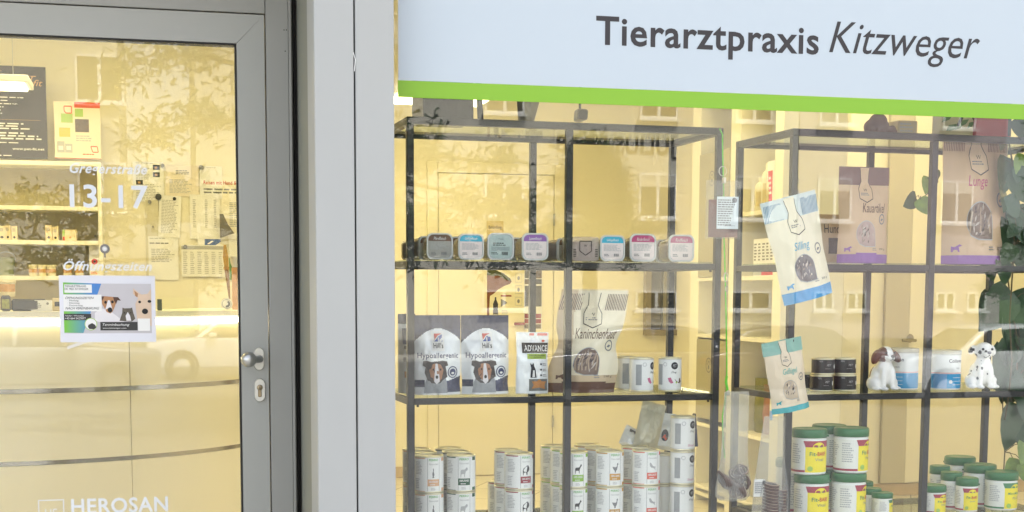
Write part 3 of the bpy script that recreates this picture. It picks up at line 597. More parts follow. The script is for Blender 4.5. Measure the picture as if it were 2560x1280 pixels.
def art_or(mb, fn):
    rect(mb, fn, .44, 1, .9, 1.0, m_orp); rect(mb, fn, 0, 1, 0, .012, m_orp); stroke(mb, fn, [(.22, .92), (.38, .92), (.38, .8), (.26, .8), (.22, .84)], .02, m_orp, close=True); stroke(mb, fn, [(.78, .22), (.92, .22), (.94, .12), (.82, .12)], .02, m_orp, close=True)
    rect(mb, fn, .15, .4, .63, .79, m_lime); rect(mb, fn, .45, .63, .74, .88, m_lime); rect(mb, fn, .45, .75, .47, .7, M('printed photo 1', (96, 78, 52))); rect(mb, fn, .1, .34, .38, .54, m_yel)
    for x in (.05, .22): rect(mb, fn, x, x+.16, .1, .3 if x < .1 else .26, m_lgrey); rect(mb, fn, x+.03, x+.13, .15, .22, m_paper, .0008)
    lines(mb, fn, .46, .88, .42, .3, 3, m_lgrey); lines(mb, fn, .6, .96, .1, .06, 1, m_orp)
poster(134, 253, 253, 398, 'white poster with orange header and lime squares leaning on the wall shelf', M('poster white', (236, 228, 205), .6, 0, .02), art_or)
# boxes and tubs on its boards
m_box = M('carton cream', (226, 208, 170), .7, 0, .05, 20)
for i, (px, w, h, lb) in enumerate(((5, .05, .085, 'first slim carton at the door end of the third board'), (20, .034, .088, 'second slim carton on the third board'), (36, .034, .085, 'third slim carton on the third board'), (122, .04, .093, 'slim carton with a dark drop before the wide gap on the third board'), (139, .036, .085, 'pale slim carton next to the drop carton'))):
    box_thing('carton', lb, 'carton', onshelf(px, 2), w, .05, h, m_box, lambda mb, fn, w, h: (lines(mb, fn, -w*.3, w*.3, h*.85, h*.6, 3, m_grey), disc(mb, fn, 0, h*.2, w*.2, m_ink, ry=h*.09, seg=12)), group='small cartons on the third board')
box_thing('carton', 'square pale carton with lime and red edge on the third board', 'carton', onshelf(174, 2), .085, .06, .068, m_box, lambda mb, fn, w, h: (rect(mb, fn, -w*.48, -w*.32, h*.4, h*.98, m_lime), rect(mb, fn, -w*.45, -w*.34, h*.02, h*.38, m_redp), disc(mb, fn, w*.05, h*.3, h*.1, m_gold)))
tubp = [(.0001, 0), (.022, 0), (.025, .004), (.027, .055), (.0295, .056), (.0295, .068), (.0001, .068)]
m_tub = M('cream tub', (232, 224, 196), .5, 0, .02)
for px, lb in ((81, 'first cream supplement tub on the fourth board'), (104, 'middle one of three cream tubs on the fourth board'), (127, 'cream tub at the right end of the group of three on the fourth board'), (167, 'cream tub half behind the white opening hours lettering'), (196, 'cream tub with lime foot beside the tall white carton')):
    cyl_thing('supplement_tub', lb, 'tub', *onshelf(px, 3, .08), tubp, (m_tub, m_gold), 'cream supplement tubs', (.0268, .02, .042))
box_thing('tall_carton', 'tall white carton with red flower print at the shelf end', 'carton', onshelf(235, 3), .062, .05, .2, m_paper, lambda mb, fn, w, h: (rect(mb, fn, -w*.5, w*.5, h*.96, h, m_redp), disc(mb, fn, 0, h*.45, w*.3, m_redp), disc(mb, fn, 0, h*.45, w*.12, m_ink, .0009), lines(mb, fn, -w*.4, w*.4, h*.15, h*.05, 2, m_orange)))
cyl_thing('storage_jar', 'big cream jar with brown oval label low behind the counter', 'jar', bp(18, 700, WY-.5).x, WY-.5, bp(18, 742, WY-.5).z, [(r*1.7, z*1.5) for r, z in tubp], (m_tub, m_gold), None, (.0456, .03, .075))
t = thing('metal_pail', 'small grey green pail with handle on the fourth board', 'pail', onshelf(14, 3, .1)); m_pail = M('grey green enamel', (140, 146, 122), .5, 0, .05)
mb = MB(); mb.lathe([(.0001, 0), (.04, 0), (.056, .11), (.053, .11), (.038, .003), (.0001, .003)], m_pail, 24); mb.build('body', t)
mb = MB(); mb.tube([(.055*math.cos(a), -.01, .1+.045*math.sin(a)) for a in [math.pi*k/12 for k in range(13)]], .002, m_steel, 6); mb.build('handle', t)
# notices pinned on the wall
def note(px0, py0, px1, py1, label, art=None, mat=None, Y=WY-.006, name='notice', cat='notice'): return poster(px0, py0, px1, py1, label, mat or m_paper, art, name, 0, Y, cat)
def a_pics(mb, fn):
    lines(mb, fn, .1, .9, .97, .95, 1, m_grey); lines(mb, fn, .1, .55, .85, .55, 8, m_lgrey, seed=2); lines(mb, fn, .1, .9, .45, .05, 10, m_lgrey, seed=8)
    for x, y in ((.65, .8), (.65, .62), (.1, .42)): rect(mb, fn, x, x+.22, y, y+.12, m_ink, .0009); rect(mb, fn, x+.06, x+.14, y+.03, y+.08, m_gold, .0012)
def a_txt(mb, fn): lines(mb, fn, .12, .9, .9, .1, 22, m_lgrey)
def a_dog(mb, fn): lines(mb, fn, .05, .8, .96, .94, 1, m_grey); lines(mb, fn, .05, .95, .86, .82, 1, m_ink, .0006); lines(mb, fn, .1, .9, .72, .4, 8, m_lgrey)
note(331, 403, 411, 505, 'white notice with three small dark photos at the top of the pinboard', a_pics)
note(362, 500, 400, 700, 'grey backing sheet under the tilted letter on the wall', lambda mb, fn: (rect(mb, fn, .2, .9, .3, .36, M('teal print', (110, 160, 150), .6, 0, .1)),), M('grey sheet', (214, 208, 184), .7, 0, .02), WY-.008)
note(393, 487, 450, 592, 'slightly tilted white letter with dark magnet at its top', a_txt, None, WY-.014).rotation_euler = (0, .05, 0)
note(370, 590, 447, 700, 'white sheet with small dark picture row low on the wall', a_dog, None, WY-.010)
note(414, 412, 498, 492, 'pale certificate with fine print between two magnets', lambda mb, fn: (lines(mb, fn, .3, .8, .85, .7, 3, m_grey), lines(mb, fn, .1, .8, .55, .1, 10, m_lgrey)), M('certificate paper', (232, 222, 205), .7, 0, .02), WY-.007)
note(499, 415, 556, 497, 'blank white sheet under a grey magnet near the red headline', lambda mb, fn: lines(mb, fn, .3, .9, .97, .94, 1, m_lgrey), None, WY-.009)
note(474, 486, 551, 598, 'white form with columns of tiny print', lambda mb, fn: [lines(mb, fn, x, x+.1, .9, .25, 16, m_lgrey, seed=int(x*9)) for x in (.1, .5, .8)], None, WY-.016)
note(494, 597, 552, 614, 'blue and white picture strip under the white form', lambda mb, fn: (poly(mb, fn, [(.3, 0), (.75, 0), (1, .6), (1, 1), (.3, 1)], M('blue print', (70, 98, 160), .6, 0, .2, 40)), stroke(mb, fn, [(.45, .2), (.65, .7)], .1, m_paper, .0009)), None, WY-.013)
note(453, 612, 562, 692, 'month calendar sheet with grid of small writing', lambda mb, fn: (rect(mb, fn, 0, 1, .86, .97, m_lgrey), [lines(mb, fn, .04+.165*k, .14+.165*k, .8, .08, 12, m_lgrey, seed=k) for k in range(6)]), None, WY-.015, 'wall_calendar', 'calendar')
note(506, 440, 640, 600, 'large white sheet headed by a red line about travelling with pets', lambda mb, fn: (text(mb, fn, 'Reisen mit Hund & Katze', .02, .85, .87, .93, m_redp, bold=True), lines(mb, fn, .02, .95, .82, .72, 2, m_grey), lines(mb, fn, .5, .95, .6, .2, 14, m_lgrey)), M('leaflet paper', (238, 232, 214), .7, 0, .02), WY-.0085)
note(572, 600, 640, 700, 'green footed brochure on the wall beside the feather duster', lambda mb, fn: (rect(mb, fn, 0, 1, .0, .55, M('green print', (96, 140, 80), .6, 0, .05)), text(mb, fn, 'D', .2, .35, .2, .4, m_paper, italic=True)), None, WY-.012)
mk = 0
for px, py, r, lb in ((406, 414, .012, 'grey round magnet beside the notice with three photos'), (503, 418, .014, 'pale grey magnet above the blank sheet'), (436, 497, .011, 'small dark magnet on the tilted letter'), (374, 505, .012, 'grey magnet on the grey backing sheet'), (396, 492, .02, 'large black magnet hook behind the tilted letter'), (382, 567, .006, 'tiny grey pin above the teal picture'), (463, 617, .013, 'blue grey magnet on the month calendar'), (238, 590, .006, 'tiny dark pin beside the tall white carton')):
    p = bp(px, py, WY-.022); t = thing('magnet', lb, 'magnet', p, (0, 0, 0), 'magnets on the notice wall'); mb = MB(); T = Matrix.Rotation(math.pi/2, 4, 'X'); mb.lathe([(r, -.004), (r, .004), (r*.8, .006), (.0001, .006)], m_dk if mk in (2, 4) else m_grey, 16, T=T); mb.build('disc', t); mk += 1
p = bp(550, 595, WY-.05); t = thing('paper_wedge', 'dark grey wedge shaped picture beside the white form', 'picture', p); w = bp(586, 595, WY-.05).x-p.x; h = bp(550, 535, WY-.05).z-p.z
mb = MB(); mb.prism([(0, 0), (w, h*.2), (w*.55, h*.6), (w*.25, h), (0, h)], lambda u, v: Vector((u, 0, v)), lambda u, v: Vector((u, .004, v)), M('grey picture print', (112, 108, 100), .6, 0, .3, 20)); mb.build('sheet', t)
# feather duster / cone on the counter end, white pot, dog sticker holder
p = on_desk(585, .12); p2 = bp(556, 640, p.y); p3 = bp(572, 760, p.y)
t = thing('bristle_brush', 'tall tan brush with wicker grip standing at the end of the counter', 'brush', Vector((p3.x, p.y, DTOP)))
o_ = Vector((p3.x, p.y, DTOP)); tip = bp(562, 612, p.y)-o_; mid = bp(566, 672, p.y)-o_; end = bp(575, 748, p.y)-o_
mb = MB(); mb.tube([mid, (mid+end)/2, Vector((end.x, 0, max(.0, end.z-.02)))], [.010, .0075, .003], M('wicker grip', (150, 112, 62), .7, 0, .5, 120), 12); mb.build('grip', t)
mb = MB(); mb.tube([mid-Vector((0, 0, .004)), mid+Vector((0, 0, .010))], .013, m_gold, 14); mb.build('ferrule', t)
mb = MB(); mb.tube([mid+Vector((0, 0, .010)), (mid+tip)/2, tip], [.010, .013, .006], M('tan bristle', (200, 160, 90), .9, 0, .3, 90), 12); mb.build('bristles', t)
pp = bp(590, 668, p.y+.05); t = cyl_thing('white_pot', 'rounded white pot on the counter end beside the brush', 'pot', pp.x, pp.y, pp.z, [(.0001, 0), (.018, 0), (.026, .02), (.03, .05), (.027, .05), (.0001, .045)], (m_white, m_white))
t = thing('pot_stand', 'slim cream stand carrying the white pot on the counter', 'stand', (pp.x, pp.y, DTOP)); mb = MB(); mb.rbox(-.02, .02, -.015, .015, 0, pp.z-DTOP-.001, M('orange cream box', (226, 170, 120), .6, 0, .4, 25), .002); mb.build('body', t)
pp = bp(567, 776, p.y-.03); t = thing('round_badge', 'round white badge with a dog and cat emblem on the counter end', 'badge', (pp.x, pp.y, DTOP+.0005)); mb = MB(); r = .027
T = Matrix.Translation((0, 0, r)) @ Matrix.Rotation(math.pi/2, 4, 'X'); mb.lathe([(.0001, -.003), (r, -.003), (r, .003), (.0001, .003)], m_paper, 28, T=T)
fn = lambda u, v, f: Vector((u, -.003-f, v+r)); disc(mb, fn, 0, 0, r*.8, m_grey, ri=r*.72); disc(mb, fn, 0, 0, r*.6, m_ink, a0=-1.9, a1=1.2, ri=r*.25); mb.build('disc', t)
# paper notice taped on the inside of the door pane
def dpt(px, py): return bp(px, py, DY-.001)
a, b_ = dpt(146, 688), dpt(389, 860); h = a.z-dpt(146, 856).z; w = dpt(389, 780).x-a.x
t = thing('opening_hours_notice', 'laminated white notice with two dogs and a cat taped on the door glass', 'notice', (a.x, DY+.0112, a.z-h), (0, .0, 0))
m_lam = M('laminated sheet', (222, 222, 230), .35, 0, .03, 8)
mb = MB(); mb.box(0, w, -.0012, 0, 0, h, m_lam); mb.build('sheet', t)
fn = lambda u, v, f: Vector((u*w, -.0012-f, v*h)); mb = MB()
def IMG(px, py): return ((px-90)/1295., 1-(py-255)/905.)        # reading of an enlarged crop of the notice -> unit square
def R_(x0, y0, x1, y1, m, off=.0004, n=1): a = IMG(x0, y0); b = IMG(x1, y1); rect(mb, fn, a[0], b[0], b[1], a[1], m, off, n, 1)
def P_(pts, m, off=.0006): poly(mb, fn, [IMG(*p) for p in pts], m, off)
def D_(x, y, rx, ry, m, off=.0008, seg=20): c = IMG(x, y); disc(mb, fn, c[0], c[1], rx/1295., m, off, seg, 0, ry/905.)
mg = bpy.data.materials.new('green blue print'); mg.use_nodes = True; nn = mg.node_tree; bb = nn.nodes['Principled BSDF']; bb.inputs['Roughness'].default_value = .4
tc = nn.nodes.new('ShaderNodeTexCoord'); se = nn.nodes.new('ShaderNodeSeparateXYZ'); cr_ = nn.nodes.new('ShaderNodeValToRGB'); cr_.color_ramp.elements[0].color = (*lin((120, 190, 50)), 1); cr_.color_ramp.elements[1].color = (*lin((70, 130, 200)), 1)
cr_.color_ramp.elements[0].position = .1; cr_.color_ramp.elements[1].position = .75; mu = nn.nodes.new('ShaderNodeMath'); mu.operation = 'MULTIPLY'; mu.inputs[1].default_value = 1/(w*.45)
nn.links.new(tc.outputs['Object'], se.inputs[0]); nn.links.new(se.outputs[0], mu.inputs[0]); nn.links.new(mu.outputs[0], cr_.inputs[0]); nn.links.new(cr_.outputs[0], bb.inputs['Base Color'])
R_(145, 365, 1328, 1040, M('notice photo backdrop', (196, 192, 196), .4, 0, .06, 20), .0002)
P_([(145, 350), (655, 365), (600, 515), (145, 510)], mg, .0004); P_([(145, 735), (510, 740), (400, 1035), (145, 1030)], mg, .0004)
R_(160, 378, 528, 490, m_paper, .0008); R_(145, 515, 655, 740, m_paper, .0008); R_(145, 775, 510, 862, m_dk, .0008)
def T_(s, x0, y0, x1, y1, m, **k): a = IMG(x0, y1); b = IMG(x1, y0); text(mb, fn, s, a[0], b[0], a[1], b[1], m, off=.0013, **k)
T_('TIERARZTPRAXIS', 165, 388, 450, 415, m_ink); T_('DR. MED. KITZWEGER', 165, 425, 480, 452, m_ink); T_('ÖFFNUNGSZEITEN', 170, 538, 550, 575, m_ink, italic=True)
T_('· Montag', 200, 583, 345, 612, m_ink); T_('· Dienstag', 200, 617, 358, 645, m_ink); T_('· Donnerstag', 200, 650, 398, 676, m_ink); T_('NACH VEREINBARUNG', 168, 683, 620, 716, m_ink, italic=True)
T_('Telefon / WhatsApp', 160, 792, 410, 815, m_paper); T_('+43 664 5427077', 160, 822, 435, 850, m_paper)
D_(503, 915, 85, 85, m_lime, .0010, 28); D_(503, 915, 76, 76, m_paper, .0013, 28); P_([(470, 925), (520, 900), (560, 925), (575, 960), (540, 985), (480, 980), (462, 950)], m_dk, .0016)
# left dog
m_dtan = M('printed tan fur', (176, 128, 88), .5, 0, .2, 60); m_dbr = M('printed brown fur', (84, 56, 44), .5, 0, .2, 60); m_dwh = M('printed white fur', (226, 222, 224), .5, 0, .05, 40); m_dcr = M('printed cream fur', (216, 190, 165), .5, 0, .1, 40); m_cat = M('printed tabby fur', (92, 84, 72), .5, 0, .4, 90)
P_([(560, 870), (560, 760), (660, 700), (800, 760), (900, 840), (960, 885), (620, 885)], m_dwh, .0006)
P_([(655, 540), (700, 535), (810, 545), (860, 590), (830, 680), (800, 745), (770, 770), (720, 750), (660, 640)], m_dtan, .0009); P_([(810, 545), (880, 548), (915, 595), (870, 590), (850, 640), (825, 600)], m_dbr, .0012); P_([(655, 538), (690, 535), (680, 570), (658, 600)], m_dbr, .0012)
D_(708, 618, 18, 20, m_gasket, .0014, 12); D_(800, 612, 18, 20, m_gasket, .0014, 12); P_([(740, 590), (765, 590), (800, 720), (760, 690), (700, 720), (720, 660)], m_dwh, .0011); D_(765, 722, 32, 36, m_gasket, .0015, 14)
# cat
P_([(890, 870), (930, 760), (935, 690), (960, 700), (1040, 698), (1065, 688), (1080, 760), (1105, 840), (1060, 880)], m_cat, .0012); P_([(985, 870), (975, 800), (1005, 750), (1035, 800), (1050, 870)], m_dwh, .0014); D_(960, 760, 9, 9, m_gasket, .0016, 10); D_(1045, 760, 9, 9, m_gasket, .0016, 10)
# right dog
P_([(1130, 840), (1110, 640), (1150, 560), (1080, 500), (1085, 425), (1165, 490), (1200, 510), (1280, 500), (1328, 430), (1328, 940), (1180, 930)], m_dcr, .0009); P_([(1100, 455), (1150, 500), (1140, 550), (1110, 530)], m_dtan, .0012)
D_(1170, 612, 20, 18, m_gasket, .0013, 12); D_(1303, 604, 26, 20, m_gasket, .0013, 12); D_(1240, 740, 42, 38, m_gasket, .0013, 16)
R_(630, 885, 1135, 1000, m_dk, .0016); a_ = IMG(660, 948); b2 = IMG(1025, 905); text(mb, fn, 'Terminbuchung', a_[0], b2[0], a_[1], b2[1], m_paper, off=.002, italic=True); a_ = IMG(660, 983); b2 = IMG(980, 960); text(mb, fn, 'www.kitzweger.com', a_[0], b2[0], a_[1], b2[1], m_paper, off=.002)
R_(1140, 838, 1306, 1008, m_paper, .0017)
mb.build('print', t)
t = thing('adhesive_tape', 'short glossy strip of tape hanging loose below the notice', 'tape', (dpt(168, 872).x, DY+.0111, dpt(168, 874).z)); d = dpt(222, 853)-dpt(168, 872)
mb = MB(); mb.prism([(0, 0), (d.x, d.z), (d.x+.002, d.z+.010), (0, .009)], lambda u, v: Vector((u, 0, v)), lambda u, v: Vector((u, -.0006, v)), M('clear tape', (226, 222, 214), .2, 0, .02)); mb.build('strip', t)
# round grey suction hook on the pane
p = bp(262, 622, DY+.0105); t = thing('suction_hook', 'round grey suction hook above the opening hours lettering', 'hook', p); T = Matrix.Rotation(math.pi/2, 4, 'X')
mb = MB(); mb.lathe([(.0142, 0), (.013, .004), (.008, .0045), (.0078, .0015)], M('grey hook plastic', (128, 126, 126), .4, 0, .03), 24, T=T); mb.lathe([(.0078, .001), (.006, .003), (.0001, .0035)], m_paper, 20, T=T); mb.build('cup', t)
mb = MB(); mb.rbox(-.0022, .0022, -.006, -.001, -.026, -.014, M('grey hook plastic', (128, 126, 126)), .0008); mb.build('hook_tip', t)

# ================================================================ GOODS ON THE SHELVES
TH1, TH2 = U1[2], U2[2]
def place(U, px, v, z, py=700):
    p = uat(U, px, py, v); return Vector((p.x, p.y, z))
SC = lambda px, U, v: (uat(U, px+10, 700, v)-uat(U, px, 700, v)).length/10      # metres per photograph pixel at that depth
m_brown = M('brown print', (98, 66, 46), .5, 0, .04); m_cyan = M('cyan print', (58, 176, 206), .5, 0, .03); m_purple = M('purple print', (146, 96, 172), .5, 0, .03); m_magenta = M('magenta print', (190, 72, 122), .5, 0, .03); m_pink = M('rose print', (196, 106, 138), .5, 0, .03); m_teal0 = M('pale teal label', (176, 194, 190), .5, 0, .03)
# ---- square plastic tubs lying on edge, lids to the street
m_lid = GL('tub lid plastic', (.92, .93, .93), .1, .15, True, .45); m_lidrim = M('tub rim plastic', (214, 216, 214), .35, 0, .02); m_meat = M('minced meat', (120, 92, 82), .5, 0, .35, 60, .4)
m_tubside = GL('tub side plastic', (.86, .80, .74), .08, .2, True, .3)
def sqring(w, h, r, y, n=5):
    P = []
    for (cx, cz, a0) in ((w/2-r, h/2-r, 0), (-w/2+r, h/2-r, 90), (-w/2+r, -h/2+r, 180), (w/2-r, -h/2+r, 270)):
        for k in range(n+1): a = math.radians(a0+90*k/n); P.append(Vector((cx+r*math.cos(a), y, cz+r*math.sin(a)+h/2)))
    return P
def loft(mb, rings, mat, cap=True, mats=None):
    m = len(rings[0]); V = [p for r in rings for p in r]; F = []; ml = []
    for i in range(len(rings)-1):
        for k in range(m): F.append((i*m+k, i*m+(k+1) % m, (i+1)*m+(k+1) % m, (i+1)*m+k)); ml.append(mats[i] if mats else mat)
    mb.add(V, F, ml if mats else mat, False)
    if cap: mb.add(rings[0], [tuple(range(m))], mats[0] if mats else mat); mb.add(rings[-1], [tuple(range(m))[::-1]], mats[-1] if mats else mat)
def food_tub(label, word, colr, U, px, v, z, w, rz=0, h=None, body='light'):
    h = h or w*.98; p = place(U, px, v, z); t = thing('food_tub', label, 'food tub', p, (0, 0, U[2]+rz), 'square tubs of minced meat'); rr = w*.22
    mb = MB(); loft(mb, [sqring(w, h, rr, 0), sqring(w, h, rr, .008)], m_lidrim, False)
    loft(mb, [sqring(w, h, rr, 0), [Vector((q.x*.9, 0, (q.z-h/2)*.9+h/2)) for q in sqring(w, h, rr, 0)], [Vector((q.x*.88, .0035, (q.z-h/2)*.88+h/2)) for q in sqring(w, h, rr, 0)]], m_lidrim, False)
    mb.build('rim', t)
    lo = [Vector((q.x*.875, 0, (q.z-h/2)*.875+h/2)) for q in sqring(w, h, rr, 0)]
    mb = MB(); m_l = m_teal0 if colr is None else (M('tub label grey', (168, 166, 158), .5, 0, .05) if colr is m_brown else M('tub label rose white', (236, 224, 220), .5, 0, .04))
    mb.add([Vector((q.x, .002, q.z)) for q in lo], [tuple(range(len(lo)))], m_l)
    fn = lambda a, b, f: Vector((a*w, .002-f, b*h))
    if colr is not None:
        top_ = [(q.x/w, q.z/h) for q in lo if q.z > h*.68]; top_.sort(key=lambda a: a[0]); xm = max(abs(q[0]) for q in top_)
        hull = [(q.x/w, q.z/h) for q in lo if q.z > h*.7]; hull = [(xm, .70)]+hull+[(-xm, .70)]; poly(mb, fn, hull, colr)
        text(mb, fn, word, -.24, .24, .74, .86, m_paper, italic=True, off=.0009); lines(mb, fn, -.36, .36, .64, .38, 6, m_lgrey, seed=hash(label) % 99)
        for k in range(6): rect(mb, fn, .06+.035*k, .06+.035*k+(.02 if k % 2 else .027), .18, .29, m_grey, .0006)
        lines(mb, fn, -.34, -.1, .29, .18, 2, m_grey)
    else:
        text(mb, fn, 'Menü', -.1, .1, .76, .82, m_grey); lines(mb, fn, -.3, .3, .66, .52, 2, m_ink); rect(mb, fn, -.36, .34, .35, .5, M('label grey field', (150, 165, 164), .6, 0, .05)); 
        for k in range(6): rect(mb, fn, .04+.04*k, .04+.04*k+.024, .18, .31, m_ink, .0006)
        lines(mb, fn, -.36, -.05, .30, .2, 2, m_ink)
    mb.build('lid_label', t)
    d = .095; mb = MB(); loft(mb, [sqring(w*.93, h*.93, rr, .008), sqring(w*.82, h*.82, rr*.9, d)], m_tubside)
    for r_ in (): pass
    ob = mb.build('container', t); 
    for vtx in ob.data.vertices: vtx.co.z += h*.035*(1-vtx.co.y/d)+h*.0*vtx.co.y
    mb = MB(); loft(mb, [sqring(w*.88, h*.8, rr*.8, .014), sqring(w*.78, h*.7, rr*.7, d-.004)], m_meat); ob = mb.build('minced_meat', t)
    for vtx in ob.data.vertices: vtx.co.z += h*.045
    return t
row = [(1100, m_brown, 'Pferdfleisch', 'brown banded tub lid, first facing one on the tub shelf', 65, .02), (1178, m_cyan, 'Geflügelfleisch', 'cyan banded tub lid standing under the room sign edge, with pale rose label', 64, .03),
       (1252, None, '', 'grey green tub lid without coloured band, under the room number card', 66, .03), (1338, m_purple, 'Lammfleisch', 'purple banded tub lid beside the middle shelf post', 66, .05),
       (1531, m_cyan, 'Geflügelfleisch', 'cyan banded tub lid next to the clear sided tub', 62, .04), (1607, m_magenta, 'Rinderfleisch', 'magenta banded tub lid between the cyan and the pink ones', 66, .04), (1703, m_pink, 'Rindfleisch', 'rose banded tub lid at the shelf end nearest the green cord', 64, .04)]
for i, (px, c, wd, lb, wp, rz) in enumerate(row):
    food_tub(lb, wd, c, U1, px, .03+.004*(i % 3), S1, wp*SC(px, U1, .03), rz)
# tubs in the second row and one turned side on
for px, rz, lb in ((1072, .5, 'brown tub turned half away at the left post of the tub shelf'), (1152, .1, 'tub mostly hidden behind the brown and cyan lids'), (1300, .05, 'rose coloured tub behind the gap before the purple lid'), (1412, .7, 'dark meat tub turned sideways behind the middle post'), (1500, .06, 'pale tub standing behind the gap beside the second cyan lid'), (1578, .05, 'pale tub behind the gap before the magenta lid'), (1662, .4, 'tub turned slantwise behind the magenta and rose lids')):
    food_tub(lb, 'Rindfleisch', m_brown, U1, px, .16, S1, .075, rz)
px = 1463; w = 66*SC(px, U1, .04); p = place(U1, px, .035, S1); t = thing('food_tub', 'clear sided tub lying with its hexagon mark to the street', 'food tub', p, (0, 0, TH1), 'square tubs of minced meat')
mb = MB(); loft(mb, [sqring(w*1.02, w*.86, w*.12, 0), sqring(w*1.06, w*.9, w*.12, .10)], m_tubside); mb.build('container', t)
mb = MB(); loft(mb, [sqring(w*.9, w*.7, w*.1, .006), sqring(w*.9, w*.7, w*.1, .09)], M('pale mince', (176, 150, 148), .5, 0, .25, 60)); mb.build('minced_meat', t)
mb = MB(); fn = lambda a, b, f: Vector((a*w, -.001-f, b*w)); stroke(mb, fn, [(-.22, .7), (.22, .7), (.22, .35), (0, .2), (-.22, .35)], .03, m_ink, close=True); text(mb, fn, 'W', -.06, .06, .5, .58, m_ink); lines(mb, fn, -.14, .14, .45, .4, 1, m_grey)
for k in range(5): rect(mb, fn, -.46, -.36, .15+.06*k, .18+.06*k, m_ink); rect(mb, fn, .36, .46, .15+.06*k, .18+.06*k, m_ink)
mb.build('hexagon_label', t)
# ---- cans
def can_body(mb, r, h, lid=True):
    mb.lathe([(.0001, .002), (r*.93, .002), (r*.98, 0), (r*1.01, .001), (r*1.01, .004), (r*.99, .006)], m_tin, 40)
    mb.lathe([(r*.99, h-.006), (r*1.01, h-.004), (r*1.01, h-.0005), (r*.985, h), (r*.95, h-.001), (r*.94, h-.005), (r*.8, h-.005), (r*.78, h-.004), (r*.5, h-.0045), (.0001, h-.004)], m_tin, 40)
    mb.add([(r*.1*math.cos(a)*1.6, r*.3+r*.18*math.sin(a)*1.6, h-.002) for a in [math.pi*2*k/12 for k in range(12)]], [tuple(range(12))], m_steel)
def cylfn(r): return lambda u, v, f: Vector(((r+f)*math.sin(u/r), -(r+f)*math.cos(u/r), v))
ANI = {'kangaroo': [(.3, 0), (.6, .02), (.62, .1), (.5, .12), (.62, .3), (.58, .5), (.5, .62), (.55, .75), (.52, .9), (.42, 1), (.38, .88), (.42, .7), (.3, .55), (.28, .35), (.34, .2), (.3, .1)],
       'cow': [(.02, .15), (.05, 0), (.1, 0), (.12, .3), (.5, .32), (.52, 0), (.58, 0), (.62, .35), (.72, .6), (.85, .65), (.98, .78), (.95, .95), (.8, .98), (.7, .88), (.55, .78), (.1, .75), (.03, .6)],
       'bison': [(.02, .0), (.1, 0), (.14, .25), (.45, .3), (.55, 0), (.66, 0), (.7, .3), (.82, .35), (1, .55), (.98, .8), (.8, 1), (.55, .98), (.3, .8), (.08, .7), (0, .45)],
       'goat': [(.08, 0), (.14, 0), (.18, .3), (.55, .3), (.58, 0), (.64, 0), (.68, .4), (.85, .7), (1, .78), (.98, .88), (.88, 1), (.78, .88), (.62, .65), (.15, .62), (.06, .5)],
       'goose': [(.35, 0), (.6, 0), (.55, .12), (.72, .3), (.8, .5), (.82, .75), (.95, .85), (.85, 1), (.72, .92), (.7, .65), (.55, .55), (.05, .6), (.2, .35), (.4, .15)],
       'fish': [(.05, .8), (.12, .55), (.3, .4), (.6, .35), (.8, .25), (.95, .1), (.9, .35), (1, .5), (.75, .5), (.5, .6), (.3, .85), (.15, .95)]}
m_perro = M('leaf green lettering', (92, 172, 76), .6, 0, .03); m_canw = M('can paper white', (240, 240, 236), .55, 0, .02, 10); m_line = M('thin grey rule', (110, 110, 112), .6, 0, 0)
_can = {}
def perro(kind, word, mat, amat, label, U, px, v, z, h=.112, w=.088, rz=0):
    key = (kind, round(h, 3)); p = place(U, px, v, z)
    if key in _can: return dup(_can[key], p, (0, 0, U[2]+rz), label)
    r = w/2; t = thing('food_can', label, 'food can', p, (0, 0, U[2]+rz), 'stacked cans of dog food on the bottom visible board'); _can[key] = t
    mb = MB(); can_body(mb, r, h); mb.build('tin', t)
    f = cylfn(r); mb = MB(); mb.lathe([(r, .005), (r, h-.005)], m_canw, 40); u0 = r*.05; pw = r*.86
    for x in (u0, u0+pw): rect(mb, f, x, x+r*.02, .006, h-.006, m_line, .0003)
    cx = u0+pw/2
    text(mb, f, 'PERRO', cx-pw*.38, cx+pw*.38, h*.87, h*.93, m_perro, bold=True); text(mb, f, 'Nature', cx-pw*.36, cx+pw*.12, h*.765, h*.815, m_lgrey); text(mb, f, 'FLEISCH', cx+pw*.14, cx+pw*.4, h*.765, h*.80, m_grey)
    pts = ANI[kind]; sc = pw*.62 if kind != 'kangaroo' else pw*.5; poly(mb, f, [(cx-sc/2+x*sc, h*.41+y*h*.27) for x, y in pts], amat, .0004)
    rect(mb, f, u0, u0+pw, h*.19, h*.375, mat, .0005, 8, 1); text(mb, f, word, cx-pw*.38, cx+pw*.38, h*.285, h*.345, m_paper, bold=True, off=.001); lines(mb, f, cx-pw*.28, cx+pw*.28, h*.25, h*.21, 1, m_paper, .001)
    lines(mb, f, cx-pw*.22, cx+pw*.22, h*.15, h*.07, 3, m_lgrey)
    for zz0, zz1 in ((h*.93, h-.005), (.005, h*.06)):
        rect(mb, f, -r*1.15, -r*.12, zz0, zz1, mat, .0004, 8, 1); rect(mb, f, -r*2.6, -r*1.9, zz0, zz1, mat, .0004, 5, 1)
    rect(mb, f, u0+pw+r*.22, u0+pw+r*.6, h*.86, h-.005, mat, .0004, 3, 1); rect(mb, f, u0+pw+r*.22, u0+pw+r*.6, .005, h*.13, mat, .0004, 3, 1)
    lines(mb, f, -r*.95, -r*.3, h*.86, h*.5, 9, m_lgrey, seed=3); lines(mb, f, -r*.95, -r*.45, h*.4, h*.12, 6, m_lgrey, seed=5); lines(mb, f, -r*2.2, -r*1.3, h*.88, h*.15, 18, m_lgrey, seed=6)
    mb.build('paper_label', t); return t
